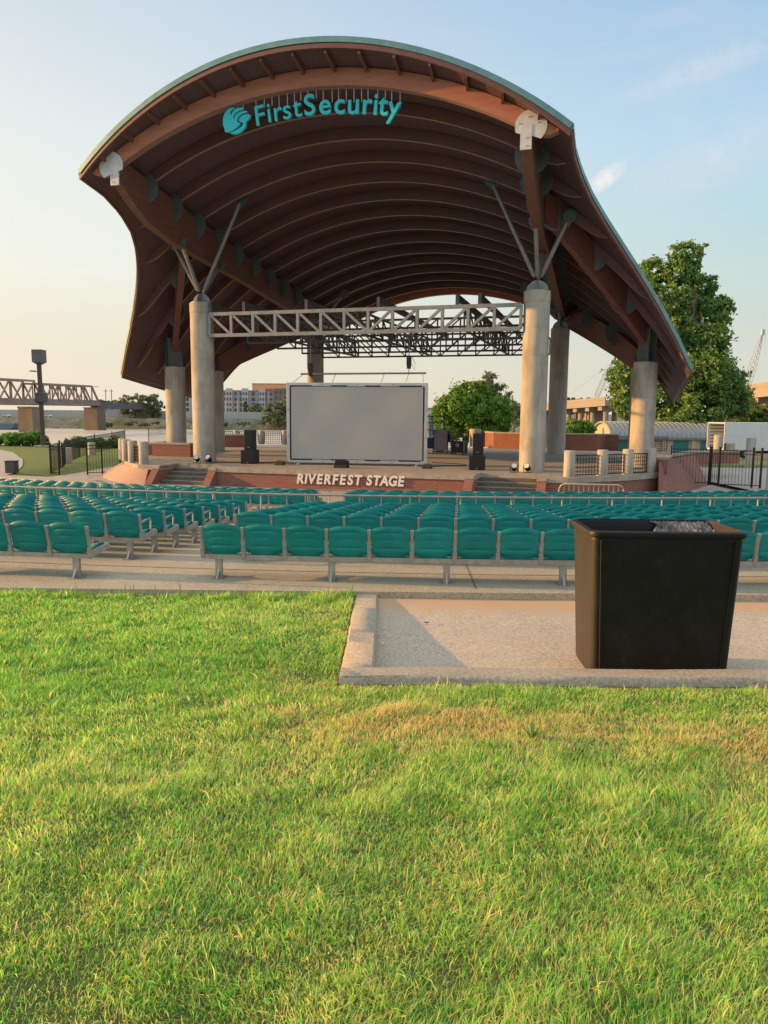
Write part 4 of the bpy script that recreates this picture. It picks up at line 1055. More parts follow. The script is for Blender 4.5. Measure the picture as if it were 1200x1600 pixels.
# par lights at the two front columns
def par(label, s, t, rz):
    t_ = sthing('stage_light', label, 'stage light', s, t, FL, rz)
    mb = MB(); rot = Matrix.Rotation(R(-38), 3, 'X'); c = Vector((0, 0, .21)); prof = [(.04, -.17), (.10, -.15), (.125, -.02), (.135, .12)]
    o = []
    for r_, y in prof: o.append([c+rot@Vector((r_*math.cos(a), -y, r_*math.sin(a))) for a in (2*math.pi*k/18 for k in range(18))])
    mb.loft(o, cap=True); mb.build('housing', M['black_plastic'], t_, smooth=40)
    mb = MB(); mb.disc(c+rot@Vector((0, -.121, 0)), rot@Vector((0, -1, 0)), .115, .012, 18); mb.build('lens', M['lens'], t_)
    mb = MB(); mb.tube([(-.15, 0, .21), (-.16, .03, .04), (-.1, .03, .012), (.1, .03, .012), (.16, .03, .04), (.15, 0, .21)], .014, 6); mb.box((0, .03, .008), (.3, .2, .016)); mb.build('yoke', M['black_iron'], t_)
par('black stage light at the foot of the shaded front column, nearer the steps', -7.55, -1.05, R(12)); par('black stage light at the foot of the shaded front column, nearer the screen', -7.0, -.92, R(-8))
par('black stage light at the foot of the sunlit front column, nearer the speaker', 7.1, -.95, R(10)); par('black stage light at the foot of the sunlit front column, farther from the speaker', 7.62, -.85, R(-14))
# hoists and the pipe over the screen
def hoist(label, s, t, zt_, zb, zm):
    t_ = sthing('chain_hoist', label, 'hoist', s, t, zt_)
    mz = zm-zt_; mb = MB(); mb.box((0, 0, mz), (.20, .18, .46)); mb.lathe([(.10, -.16), (.10, .16)], (0, 0, mz-.2), 12); mb.build('motor', M['black_plastic'], t_, off=(0, 0, 0), bevel=.02)
    mb = MB(); mb.tube([(0, 0, 0), (0, 0, mz+.2)], .02, 6); mb.tube([(0, 0, mz-.2), (0, 0, zb-zt_)], .018, 6); mb.build('chain', M['steel'], t_)
    mb = MB(); mb.tube([(.12, 0, mz+.2), (.26, .05, mz-.1), (.24, .05, mz-.45), (.14, 0, mz-.15)], .012, 5); mb.build('slack_chain', M['steel'], t_)
    mb = MB(); mb.box((-.0, 0, .02), (.5, .25, .12)); mb.build('clamp_head', M['dark_steel'], t_)
hz = 1.72
hoist('black chain hoist above the column side of the screen', -2.75, 1.2, 3.35, hz+.02, 1.98); hoist('black chain hoist above the tree side of the screen', 2.0, 1.2, 3.35, hz+.02, 2.28)
hp = sthing('hanging_pipe', 'thin grey pipe hung level above the projection screen', 'pipe', -.2, 1.2, hz)
mb = MB(); mb.tube([(-3.05, 0, 0), (3.0, 0, 0)], .045, 10); mb.build('pipe', M['aluminium'], hp, smooth=40)
mb = MB()
for x, dx in ((-2.9, -.35), (-1.3, 0), (1.05, 0), (2.2, 0), (2.85, .15)): mb.tube([(x, 0, 0), (x+dx, -.5, -.42)], .012, 5)
mb.build('safety_wire', M['steel'], hp)
# cases, cart, lift, white panel
t_ = sthing('equipment_case', 'square dark road case on castors behind the right speaker stack', 'case', 2.45, 11.2, FL, R(-10))
mb = MB(); mb.box((0, 0, .46), (.82, .6, .66)); mb.build('case_body', M['black_cabinet'], t_, bevel=.02); mb = MB(); mb.disc((0, -.31, .56), (0, 1, 0), .12, .02, 16); mb.build('badge', M['grey_panel'], t_)
mb = MB(); [mb.box((sx_*.40, -.302, .46), (.05, .012, .64)) for sx_ in (-1, 1)]; mb.build('edge_trim', M['steel'], t_)
for a in (-1, 1):
    for b in (-1, 1): mb = MB(); mb.disc((a*.32, b*.22, .06), (1, 0, 0), .06, .04, 12); mb.box((a*.32, b*.22, .11), (.08, .08, .04)); mb.build('castor', M['rubber'], t_)
t_ = sthing('equipment_cart', 'tall cart covered by a grey cloth beside the road case', 'cart', 1.35, 11.6, FL, R(-6))
mb = MB(); P = [[(-.42+.84*i/10, -.28-.05*math.sin(i*1.3)*(1-j/8)*.6, .22+1.15*j/8) for j in range(9)] for i in range(11)]; mb.grid(P); mb.grid([[(-.42+.84*i/10, -.28+.6*j/4, 1.37+.03*math.sin(i*.9+j)) for j in range(5)] for i in range(11)]); mb.build('grey_cover', M['grey_panel'], t_, smooth=60)
mb = MB()
for a in (-1, 1):
    for b in (-1, 1): mb.bar((a*.44, b*.32, .0), (a*.44, b*.32, 1.36), .04, .04, up=(0, 1, 0))
mb.box((0, 0, .14), (.95, .7, .05)); mb.box((.3, .05, .95), (.5, .5, .5)); mb.build('cart_frame', M['black_iron'], t_)
t_ = sthing('lift_platform', 'blue wheeled lift parked behind the screen edge', 'lift', .35, 13.2, FL, R(8))
mb = MB(); mb.box((0, 0, .42), (1.5, .9, .36)); mb.box((.1, 0, .75), (1.1, .7, .3)); mb.box((-.55, 0, 1.2), (.28, .5, .6)); mb.build('chassis', M['blue_paint'], t_, bevel=.03)
mb = MB()
for a in (-1, 1):
    for z in (1.35, 1.8, 2.2): mb.bar((-.7, a*.4, z), (.75, a*.4, z), .045, .045)
    for x in (-.7, 0, .75): mb.bar((x, a*.4, .9), (x, a*.4, 2.2), .045, .045, up=(0, 1, 0))
for z in (1.8, 2.2): mb.bar((.75, -.4, z), (.75, .4, z), .045, .045)
mb.build('basket_rail', M['blue_paint'], t_)
for a in (-.55, .55):
    for b in (-.46, .46): mb = MB(); mb.disc((a, b, .22), (0, 1, 0), .22, .14, 18); w_ = mb.build('wheel', M['rubber'], t_, smooth=30); mb = MB(); mb.disc((a, b+(.075 if b > 0 else -.075), .22), (0, 1, 0), .1, .02, 12); mb.build('hub', M['grey_panel'], w_)
t_ = sthing('white_board', 'plain white upright board between the brick wall and the sunlit column', 'board', 6.1, 20.0, FL, R(4)); mb = MB(); mb.box((0, 0, .55), (.9, .04, 1.05)); mb.build('board', M['white_panel'], t_); mb = MB(); [mb.box((x, 0, .02), (.06, .4, .04)) for x in (-.35, .35)]; mb.build('foot', M['grey_panel'], t_)
def cable(label, pts, r=.018):
    P = [S(s, t, FL+r) for s, t in pts]; Q = []
    for i in range(len(P)-1):
        for k in range(6):
            u = k/6; p0, p1, p2, p3 = P[max(i-1, 0)], P[i], P[i+1], P[min(i+2, len(P)-1)]
            Q.append(.5*((2*p1)+(p2-p0)*u+(2*p0-5*p1+4*p2-p3)*u*u+(3*p1-p0-3*p2+p3)*u**3))
    mb = MB(); mb.tube(Q, r, 6); o = mb.build('cable', M['cable'], off=P[0], loc=P[0]); tag(o, label, 'cable')
cable('black cable lying across the stage from the river side speaker to the screen', [(-4.9, .1), (-4.3, 1.2), (-3.2, 2.4), (-1.5, 3.3)]); cable('black cable looping on the floor beside the sunny edge of the screen', [(3.1, .3), (3.6, 1.6), (4.4, 1.9), (4.2, 3.0), (2.4, 3.6)])
cable('long black cable running back from the foot of the shaded front column', [(-7.0, -.6), (-6.0, -.2), (-5.5, -.05)])
# crowd barrier
br = thing('crowd_barrier', 'cream tube crowd barrier before the red brick stage wing', 'barrier', at_z(924, 757, PIT_Z+1.02), -PH+R(9)); br.location.z = PIT_Z
mb = MB(); w_ = 1.0; mb.tube([(-w_, 0, .15), (-w_, 0, .85), (-w_+.05, 0, .97), (-w_+.16, 0, 1.02), (w_-.16, 0, 1.02), (w_-.05, 0, .97), (w_, 0, .85), (w_, 0, .15)], .026, 10); mb.tube([(-w_, 0, .2), (w_, 0, .2)], .022, 8); mb.build('frame', M['tan_paint'], br, smooth=50)
mb = MB(); [mb.tube([(-w_+2*w_*i/13, 0, .2), (-w_+2*w_*i/13, 0, 1.02)], .013, 6) for i in range(1, 13)]; mb.build('bars', M['tan_paint'], br)
for x in (-.7, .7): mb = MB(); mb.tube([(x, 0, .2), (x, -.25, .01), (x, .25, .01), (x, 0, .2)], .02, 6); mb.build('foot', M['tan_paint'], br)

# ---------------------------------------------------------------- iron fences and gates
def iron_fence(name, label, pts, h, cat='fence', step=.13, posts=None, gp=.045):
    pts = [Vector(p) for p in pts]; base = (pts[0]+pts[-1])/2; t_ = thing(name, label, cat, base)
    mb = MB()
    for a, b in zip(pts, pts[1:]):
        for z in (.10, h-.22, h-.06): mb.bar(a+Vector((0, 0, z)), b+Vector((0, 0, z)), .03, .035)
        n = max(1, int((b-a).length/step))
        for i in range(1, n): p = a+(b-a)*i/n; mb.bar(p+Vector((0, 0, .06)), p+Vector((0, 0, h)), .012, .012, up=(0, 1, 0))
    mb.build('railings', M['black_iron'], t_, off=base)
    for p in pts: mb = MB(); mb.bar(p, p+Vector((0, 0, h+.06)), gp, gp, up=(0, 1, 0)); mb.box(p+Vector((0, 0, h+.07)), (gp+.02, gp+.02, .03)); mb.build('post', M['black_iron'], t_, off=base)
    return t_
g3 = lambda px, py, z: at_z(px, py, z)
FZ = PIT_Z+.05
def V3(x, y, z): return Vector((x, y, z))
a0 = g3(80, 742, FZ); 
F0 = [V3(a0.x, a0.y, FZ), V3(a0.x+.35, a0.y+.1, FZ)]
iron_fence('iron_gate', 'black iron gate leaf standing open at the end of the lawn', [V3(a0.x, a0.y, FZ), V3(at_y(95, 740, a0.y+2.2).x, a0.y+2.2, FZ+.02)], 1.5, 'gate', gp=.07)
iron_fence('iron_fence', 'short black iron fence panel beside the open gate leaf', F0+[V3(a0.x+.42, a0.y, FZ)], 1.45)
c0 = g3(137, 742, FZ); iron_fence('iron_gate', 'small black iron gate beside the tan brick ramp', [V3(c0.x, c0.y, FZ), V3(c0.x+.55, c0.y+.5, FZ), V3(c0.x+1.25, c0.y+1.1, FZ)], 1.5, 'gate', gp=.06)
d0 = [V3(g3(x_, y_, FZ).x, g3(x_, y_, FZ).y, FZ+.03*k_) for k_, (x_, y_) in enumerate(((98, 736), (104, 730), (125, 721), (149, 715), (176, 709), (196, 703)))]
iron_fence('iron_fence', 'long black iron fence curving along the lawn towards the river', d0, 1.42)
iron_fence('iron_fence', 'black river rail beyond the low brick wall behind the lamp post side bollards', [V3(-12.0, 52.4, FZ+.3), V3(-14.8, 55.2, FZ+.3), V3(-17.6, 57.6, FZ+.3)], 1.45)
e0, e1, e2, e3, e4 = (g3(x, y, -3.1) for x, y in ((1109, 758), (1122, 760), (1174, 762), (1187, 763), (1085, 722)))
iron_fence('iron_fence', 'black iron fence panel running behind the brick ramp wall', [V3(e0.x-1.6, e0.y+.45, -3.1), V3(e0.x-.08, e0.y, -3.1)], 1.62)
iron_fence('iron_gate', 'black iron double gate at the end of the brick ramp wall', [V3(e0.x, e0.y, -3.1), V3(e1.x, e1.y, -3.1), V3(e2.x, e2.y, -3.1), V3(e3.x, e3.y, -3.1)], 1.62, 'gate', gp=.07)
def round_post(label, x, y, z, r, h, name='concrete_post'):
    t_ = MB(); t_.lathe([(r, -.05), (r, h-.03), (r-.03, h)], n=24); return tag(t_.build(name, M['concrete'], smooth=40, loc=(x, y, z)), label, 'post')
p = g3(107, 730, FZ); round_post('round concrete post between the two iron gates, with a small wall light', p.x, p.y, FZ, .22, 1.1)
p = g3(144, 718, FZ); round_post('round concrete post behind the small iron gate', p.x, p.y, FZ, .24, 1.1)
p = g3(1120, 722, -3.1); round_post('round concrete post behind the iron gate at the open truck', p.x, p.y, -3.1, .27, 1.75)
p = g3(1171, 730, -3.1); round_post('round concrete post in front of the white truck side', p.x, p.y, -3.1, .27, 1.75)
p = g3(1198, 768, -3.1); round_post('concrete post at the free end of the iron double gate', p.x+.25, p.y, -3.1, .28, 1.7)
p = g3(973, 690, FL); round_post('round concrete post before the teal shutters of the barrel roofed building', 15.6, 48.5, -2.95, .25, 1.3)
round_post('slim round concrete post at the far end of the curved coping', 21.3, 47.5, -3.0, .25, 1.25)

# ---------------------------------------------------------------- left lawn: path, lamp, litter box, bush
def flat(name, pts, z, m): mb = MB(); mb.add([(p[0], p[1], z) for p in pts], [tuple(range(len(pts)))]); return struct(name, mb, m)
def terrain_top(x, y): return terrain(x, y)
Pp = [g3(x, y, -3.0) for x, y in ((-160, 742), (0, 742), (22, 737), (35, 728), (36, 719), (20, 709), (-20, 703), (-160, 698))]
mb = MB(); cx_, cy_ = sum(p.x for p in Pp)/len(Pp), sum(p.y for p in Pp)/len(Pp)
mb.add([(p.x, p.y, terrain(p.x, p.y)+.02) for p in Pp], [tuple(range(len(Pp)))]); struct('path', mb, M['path'])
# terrace apron between the lawn, the gates and the stage
ap = [(a0.x, a0.y)]+[(p.x, p.y) for p in d0]+[(-9, 52), (-10, 30), (-12, 29.5), (a0.x+.5, 32)]
mb = MB(); mb.add([(x, y, PIT_Z+.03) for x, y in ap], [tuple(range(len(ap)))]); struct('apron', mb, M['path'])
Wk = [g3(x, y, -3.05) for x, y in ((-220, 744), (0, 742), (80, 745), (128, 743), (150, 752), (175, 775), (175, 800), (-220, 800))]
mb = MB(); mb.add([(p.x, p.y, -3.05) for p in Wk], [tuple(range(len(Wk)))]); mb.grid([[(p.x, p.y, -3.05), (p.x, p.y, -3.3)] for p in Wk]); struct('walkway', mb, M['path'])
mb = MB(); mb.grid([[(x, y, PIT_Z+.012) for y in (24, 30, 36, 42)] for x in axis(-24, [(24, 4)])]); struct('stage_forecourt', mb, M['path'])
mb = MB(); mb.grid([[(x, y, -3.12-max(0, y-45)*.043) for y in (30, 40, 45, 60, 90)] for x in (15.2, 24, 40, 60)]); struct('service_yard', mb, M['path'])
p = g3(68, 699, -2.85); L_ = thing('lamp_post', 'tall brown lamp post with a square grey head and a box halfway up', 'lamp post', V3(p.x, p.y, terrain(p.x, p.y)))
Hh = 6.95
mb = MB(); mb.bar((0, 0, .1), (-.03, 0, Hh-.9), .26, .26, up=(0, 1, 0)); mb.build('pole', M['lamp_brown'], L_, bevel=.02)
mb = MB(); mb.loft([[(a*w_, b*w_, z) for a, b in ((-1, -1), (1, -1), (1, 1), (-1, 1))] for w_, z in ((.14, Hh-.9), (.38, Hh-.72), (.38, Hh+.16), (.34, Hh+.18))]); mb.build('lamp_head', M['lamp_grey'], L_)
mb = MB(); mb.loft([[(a*w_, b*w_, z) for a, b in ((-1, -1), (1, -1), (1, 1), (-1, 1))] for w_, z in ((.14, 3.2), (.34, 3.35), (.34, 4.0), (.3, 4.02))]); mb.build('speaker_box', M['dark_steel'], L_)
mb = MB(); mb.bar((0, 0, Hh-1.42), (-.7, -.05, Hh-1.38), .05, .05); mb.box((-.5, -.05, Hh-1.36), (.4, .16, .07)); mb.build('side_arm', M['dark_steel'], L_)
mb = MB(); mb.box((0, 0, .04), (1.0, 1.0, .16)); mb.build('base_pad', M['concrete_cap'], L_)
p = g3(19, 740, -3.1); b_ = thing('litter_box', 'small dark square litter box on the lawn edge by the pale path', 'bin', V3(p.x, p.y, terrain(p.x, p.y)+.02)); mb = MB(); mb.box((0, 0, .27), (.46, .46, .54)); mb.build('box', M['dark_steel'], b_, bevel=.02); mb = MB(); mb.box((0, 0, .56), (.5, .5, .04)); mb.build('lid', M['black_iron'], b_, bevel=.01)

# ---------------------------------------------------------------- foliage
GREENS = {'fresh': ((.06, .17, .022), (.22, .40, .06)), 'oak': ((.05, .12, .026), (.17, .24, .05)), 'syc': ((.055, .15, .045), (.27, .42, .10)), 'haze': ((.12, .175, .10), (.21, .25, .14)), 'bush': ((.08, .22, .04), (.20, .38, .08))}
def foliage(blobs, n, size, tint, seed, shell=.55):
    """many small leaf-sized faces in clumps spread through the crown's volume"""
    r = np.random.default_rng(seed); V = []; C = []; vol = np.array([b[3]*b[4]*b[5] for b in blobs]); vol = vol**.8/np.sum(vol**.8)
    lo, hi = (np.array(c) for c in GREENS[tint])
    for b, k in zip(blobs, vol):
        m = int(n*k); nc = max(6, m//42)
        d = r.normal(size=(nc, 3)); d /= np.linalg.norm(d, axis=1)[:, None]; rad = r.uniform(shell, 1.0, nc)**.6*r.uniform(.86, 1.12, nc)
        cc = d*rad[:, None]*np.array(b[3:6])+np.array(b[:3]); cs = r.uniform(.5, 1.25, nc)*.20*min(b[3:6])**.75*(1.0 if min(b[3:6]) < 3 else 1.1)
        ct = r.uniform(0, 1, nc); sun_side = d@np.array(sd)
        idx = r.integers(0, nc, m); off = r.normal(size=(m, 3))*cs[idx][:, None]*np.array([1, 1, .75]); p = cc[idx]+off
        nrm = r.normal(size=(m, 3))+d[idx]*.8+np.array([0, 0, .3]); nrm /= np.linalg.norm(nrm, axis=1)[:, None]
        a = np.cross(nrm, r.normal(size=(m, 3))); a /= np.linalg.norm(a, axis=1)[:, None]; bb = np.cross(nrm, a); s_ = size*r.uniform(.55, 1.25, m)[:, None]
        q = np.stack([p-a*s_, p-bb*s_*.55+a*s_*.1, p+a*s_, p+bb*s_*.55-a*s_*.1], 1); V.append(q.reshape(-1, 3))
        t = np.clip(ct[idx]*.6+.3*r.uniform(0, 1, m)+.18*d[idx][:, 2], 0, 1)[:, None]; c = lo+(hi-lo)*t
        c = np.where(r.uniform(0, 1, m)[:, None] < .04, np.array([.26, .24, .06])*(hi.max()/.2), c)
        C.append(np.repeat(np.concatenate([c, np.ones((m, 1))], 1), 4, 0))
    return np.concatenate(V), np.concatenate(C)
def plant(name, label, cat, base, blobs, n, size, tint, seed, trunk=None, group=None, part='crown', bark='bark_dark', limbs=0, shell=.55):
    t_ = thing(name, label, cat, base, 0, group); V, C = foliage(blobs, n, size, tint, seed, shell)
    q = np.arange(len(V)).reshape(-1, 4); o = np_mesh(part, V, q, np.zeros((0, 3), int), C, M['leaf']); o.parent = t_
    rnd = random.Random(seed)
    if trunk:
        mb = MB(); H, r0 = trunk; pts = [(0, 0, -.6)]+[(rnd.uniform(-.12, .12)*H*.12*k, rnd.uniform(-.1, .1)*H*.1*k, H*k) for k in (.0, .25, .5, .75, 1)]
        mb.tube(pts, [r0*1.3, r0*1.15, r0*.9, r0*.7, r0*.45, r0*.15], 10); mb.build('trunk', M[bark], t_, smooth=60)
        tp = [Vector(p) for p in pts]
        for i in range(limbs):
            b = rnd.choice(blobs); k = rnd.uniform(.25, .8); a = tp[1]+(tp[5]-tp[1])*k; e = Vector(b[:3])+Vector((rnd.uniform(-.5, .5)*b[3], rnd.uniform(-.5, .5)*b[4], rnd.uniform(-.3, .5)*b[5]))
            m_ = (a+e)/2+Vector((0, 0, .06*H)); mb = MB(); mb.tube([a, m_, e], [r0*.42*(1-k*.5), r0*.25*(1-k*.5), r0*.06], 7); mb.build('limb', M[bark], t_, smooth=60)
    return t_
def blob_list(spec, Y, base):    # spec: picture-survey ellipses at a depth -> local ellipsoids
    out = []
    for px, py, rx, ry, dy in spec:
        p = at_y(px, py, Y+dy); k = Y/F; out.append((p.x-base.x, p.y-base.y, p.z-base.z, rx*k, (rx+ry)*.5*k, ry*k))
    return out
Y = 104; b = at_y(1072, 700, Y); base = V3(b.x, Y, terrain(b.x, Y))
spec = [(1072, 400, 28, 24, 0), (1098, 386, 10, 6, 1), (1066, 430, 34, 22, 0), (1100, 446, 24, 18, 1), (1020, 428, 24, 24, 2), (1010, 460, 24, 24, 0), (1050, 470, 34, 26, -1), (1108, 485, 34, 34, 1), (1050, 520, 42, 36, 0), (1105, 530, 36, 30, -1), (1030, 560, 44, 36, 2), (1092, 580, 52, 42, -1), (1125, 605, 44, 34, 0), (1040, 620, 48, 36, 1), (975, 590, 26, 32, 2), (985, 630, 34, 26, 1), (1090, 640, 54, 26, -2), (1140, 632, 34, 22, 0), (1060, 655, 40, 18, -3), (1085, 668, 24, 14, -5), (1185, 606, 0.1, 0.1, 0)][:-1]
plant('shade_tree', 'very tall broad tree with pale limbs rising behind the barrel roofed building', 'tree', base, [(a_, b_, c_, d_*.92, e_*.9, f_*.9) for a_, b_, c_, d_, e_, f_ in blob_list(spec, Y, base)], 76000, .27, 'syc', 5, (23, .75), bark='bark', limbs=22)
Y = 72; b = at_y(738, 690, Y); base = V3(b.x, Y, terrain(b.x, Y))
spec = [(735, 620, 40, 24, 0), (715, 640, 40, 26, -1), (765, 640, 36, 28, 0), (740, 655, 50, 26, -1), (692, 648, 20, 22, 0), (705, 668, 28, 18, -1), (778, 660, 22, 22, 0), (730, 678, 40, 14, 0), (728, 606, 14, 8, 0)]
plant('shade_tree', 'rounded leafy green tree just behind the stage beside the screen', 'tree', base, [(a_, b_, c_, d_*.9, e_*.85, f_*.9) for a_, b_, c_, d_, e_, f_ in blob_list(spec+[(700, 625, 10, 8, 0), (765, 612, 12, 8, 1), (795, 645, 9, 10, 0), (680, 655, 9, 8, 0), (750, 600, 10, 6, 0)], Y, base)], 24000, .15, 'fresh', 8, (4.0, .22), limbs=8)
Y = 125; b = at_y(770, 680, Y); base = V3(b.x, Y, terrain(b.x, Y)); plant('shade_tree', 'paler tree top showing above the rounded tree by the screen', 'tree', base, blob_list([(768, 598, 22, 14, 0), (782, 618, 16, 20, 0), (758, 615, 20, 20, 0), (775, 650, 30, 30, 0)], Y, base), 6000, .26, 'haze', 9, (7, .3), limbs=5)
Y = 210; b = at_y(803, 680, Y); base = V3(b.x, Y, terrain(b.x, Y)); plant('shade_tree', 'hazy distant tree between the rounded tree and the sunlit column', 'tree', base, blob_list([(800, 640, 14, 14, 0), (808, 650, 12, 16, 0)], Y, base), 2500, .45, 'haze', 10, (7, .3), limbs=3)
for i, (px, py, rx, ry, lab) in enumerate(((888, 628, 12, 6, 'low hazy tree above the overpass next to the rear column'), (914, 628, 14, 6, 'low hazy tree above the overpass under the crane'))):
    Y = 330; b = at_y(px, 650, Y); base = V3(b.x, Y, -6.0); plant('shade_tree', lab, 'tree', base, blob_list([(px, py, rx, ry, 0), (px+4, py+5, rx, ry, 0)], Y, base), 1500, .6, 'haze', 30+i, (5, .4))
Y = 66; b = at_y(905, 700, Y); base = V3(b.x, Y, terrain(b.x, Y)); plant('shrub', 'bright green shrub over the dark brick wall behind the rear column', 'shrub', base, blob_list([(893, 668, 18, 14, 0), (915, 670, 14, 13, 0), (904, 685, 24, 14, 0)], Y, base), 6000, .12, 'fresh', 12, (1.2, .08), part='foliage')
Y = 118; b = at_y(1180, 680, Y); base = V3(b.x, Y, terrain(b.x, Y)); plant('shade_tree', 'low dark tree behind the white truck', 'tree', base, blob_list([(1175, 652, 28, 16, 0), (1205, 650, 28, 18, 0), (1150, 660, 18, 12, 0)], Y, base), 7000, .25, 'oak', 13, (6, .3), limbs=3)
Y = 59; b = at_y(35, 690, Y); base = V3(b.x, Y, terrain(b.x, Y)); plant('riverside_bush', 'wide low green bush at the lawn edge behind the lamp post', 'shrub', base, blob_list([(20, 686, 22, 10, 0), (48, 686, 22, 11, 0), (-8, 690, 14, 7, 0), (68, 692, 10, 7, 0)], Y, base), 9000, .13, 'bush', 14, (.7, .05), part='foliage', shell=.2)
for i, (px, py, rx, ry, lab) in enumerate(((120, 692, 18, 8, 'low green bush behind the iron fence nearest the open gate'), (152, 692, 18, 7, 'low green bush behind the iron fence at the middle'), (182, 690, 12, 7, 'low green bush behind the iron fence nearest the bollards'))):
    Y = 57.5; b = at_y(px, 695, Y); base = V3(b.x, Y, terrain(b.x, Y)); plant('riverside_bush', lab, 'shrub', base, blob_list([(px, py, rx, ry, 0), (px-8, py+1, rx*.6, ry*.8, .5)], Y, base), 3200, .13, 'bush', 15+i, (.5, .05), part='foliage', shell=.2)
FB = -4.7
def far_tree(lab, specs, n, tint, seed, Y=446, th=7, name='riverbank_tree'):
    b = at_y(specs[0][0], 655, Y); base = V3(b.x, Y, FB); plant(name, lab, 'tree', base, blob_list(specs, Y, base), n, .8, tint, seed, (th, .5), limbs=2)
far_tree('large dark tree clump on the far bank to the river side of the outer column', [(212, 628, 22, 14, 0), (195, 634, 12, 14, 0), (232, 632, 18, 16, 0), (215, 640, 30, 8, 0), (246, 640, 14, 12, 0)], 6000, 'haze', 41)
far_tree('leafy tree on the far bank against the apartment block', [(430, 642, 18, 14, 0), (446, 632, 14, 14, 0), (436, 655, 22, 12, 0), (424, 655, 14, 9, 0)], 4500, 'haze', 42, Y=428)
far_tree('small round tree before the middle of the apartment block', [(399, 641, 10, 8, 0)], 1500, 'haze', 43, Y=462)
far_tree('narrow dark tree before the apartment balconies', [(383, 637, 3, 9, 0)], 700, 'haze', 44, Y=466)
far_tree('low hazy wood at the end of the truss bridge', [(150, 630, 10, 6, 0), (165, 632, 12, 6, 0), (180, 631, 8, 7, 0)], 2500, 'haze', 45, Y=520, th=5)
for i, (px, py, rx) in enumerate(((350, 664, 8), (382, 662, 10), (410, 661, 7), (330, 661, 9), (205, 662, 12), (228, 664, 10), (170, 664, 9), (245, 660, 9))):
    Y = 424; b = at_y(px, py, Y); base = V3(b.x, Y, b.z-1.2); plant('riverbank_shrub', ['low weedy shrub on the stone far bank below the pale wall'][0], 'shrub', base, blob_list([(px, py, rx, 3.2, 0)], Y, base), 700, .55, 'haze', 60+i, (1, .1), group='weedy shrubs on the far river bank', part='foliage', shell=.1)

# ---------------------------------------------------------------- the far side
fw = thing('flood_wall', 'long low pale wall along the top of the far bank', 'wall', (-100, 452, FB)); mb = MB(); 
def zpx(py, px, Y): return at_y(px, py, Y).z
for k in range(30): mb.box((-330+k*14, 452, FB+1.75), (13.9, .6, 4.1))
mb.build('wall_panels', M['flood_wall'], fw, off=(-100, 452, FB))
def building(name, label, cat, px0, px1, py_top, Y, depth, m, floors, bays, z0=FB, wm='far_glass', jut=None, parapet=True):
    a, b = at_y(px0, py_top, Y), at_y(px1, py_top, Y); x0, x1, zt_ = a.x, b.x, (a.z+b.z)/2; base = V3((x0+x1)/2, Y, z0); t_ = thing(name, label, cat, base)
    off = base; mb = MB(); mb.box(((x0+x1)/2, Y+depth/2, (z0+zt_)/2), (x1-x0, depth, zt_-z0)); w_ = mb.build('wall', M[m], t_, off=off)
    mb = MB(); mb.box(((x0+x1)/2, Y+depth/2, zt_+.2), (x1-x0+.6, depth+.6, .5)); mb.build('roof', M['grey_panel'], t_, off=off)
    fh = (zt_-z0)/floors; bw = (x1-x0)/bays
    for i in range(bays):
        for j in range(floors):
            cx, cz = x0+bw*(i+.5), z0+fh*(j+.5); wd = bw*(.62 if i % 2 else .42); hh = fh*(.66 if i % 2 else .5)
            mb = MB(); mb.box((cx, Y-.12, cz), (wd, .3, hh)); mb.build('window', M[wm], t_, off=off)
    if jut:
        for u0, u1, dz in jut:
            mb = MB(); mb.box((x0+(x1-x0)*(u0+u1)/2, Y-.6, (z0+zt_+dz)/2), ((x1-x0)*(u1-u0), 1.6, zt_-z0+dz)); mb.build('bay', M['apt_white'], t_, off=off)
            for j in range(floors):
                for e in (.28, .72): mb = MB(); mb.box((x0+(x1-x0)*(u0+(u1-u0)*e), Y-1.42, z0+fh*(j+.5)), ((x1-x0)*(u1-u0)*.26, .2, fh*.55)); mb.build('window', M[wm], t_, off=off)
    return t_
building('apartment_building', 'pale five storey apartment block across the river with dark balconies', 'building', 345, 428, 611, 480, 22, 'apt_pale', 5, 9, jut=((.10, .22, 1.6), (.40, .52, 1.6), (.72, .84, 1.6)))
building('apartment_building', 'brick fronted apartment block beside the left edge of the screen', 'building', 428.5, 456, 608, 478, 22, 'apt_brick', 5, 4)
building('apartment_building', 'pale apartment wing glimpsed between the two shaded columns', 'building', 268, 296, 611, 484, 20, 'apt_white', 5, 4)
building('warehouse', 'low grey warehouse at the end of the truss bridge', 'building', 152, 186, 631, 560, 20, 'apt_pale', 2, 6)
ar = building('arena', 'sunlit orange arena roofline above the far apartments', 'building', 394, 452, 600, 640, 60, 'arena', 1, 1)
mb = MB(); q = at_y(421, 609, 639); mb.box((q.x, 639, q.z), (8, 1, 1.4)); mb.build('sign_band', M['red_sign'], ar, off=ar.location)
a_ = building('low_building', 'low building with a pale blue roof behind the screen edge and the rounded tree', 'building', 664, 686, 640, 190, 18, 'white_panel', 1, 4, z0=-7.5)
for i, px in enumerate((352, 371, 312)):
    q = at_y(px, 625, 455); t_ = thing('street_light', 'thin pale street light pole along the far bank', 'street light', V3(q.x, 455, FB), 0, 'street lights on the far bank'); mb = MB(); mb.tube([(0, 0, 0), (0, 0, 10)], .22, 6); mb.build('pole', M['flood_wall'], t_); mb = MB(); mb.box((.5, 0, 10.1), (1.6, .5, .3)); mb.build('lamp_head', M['flood_wall'], t_)
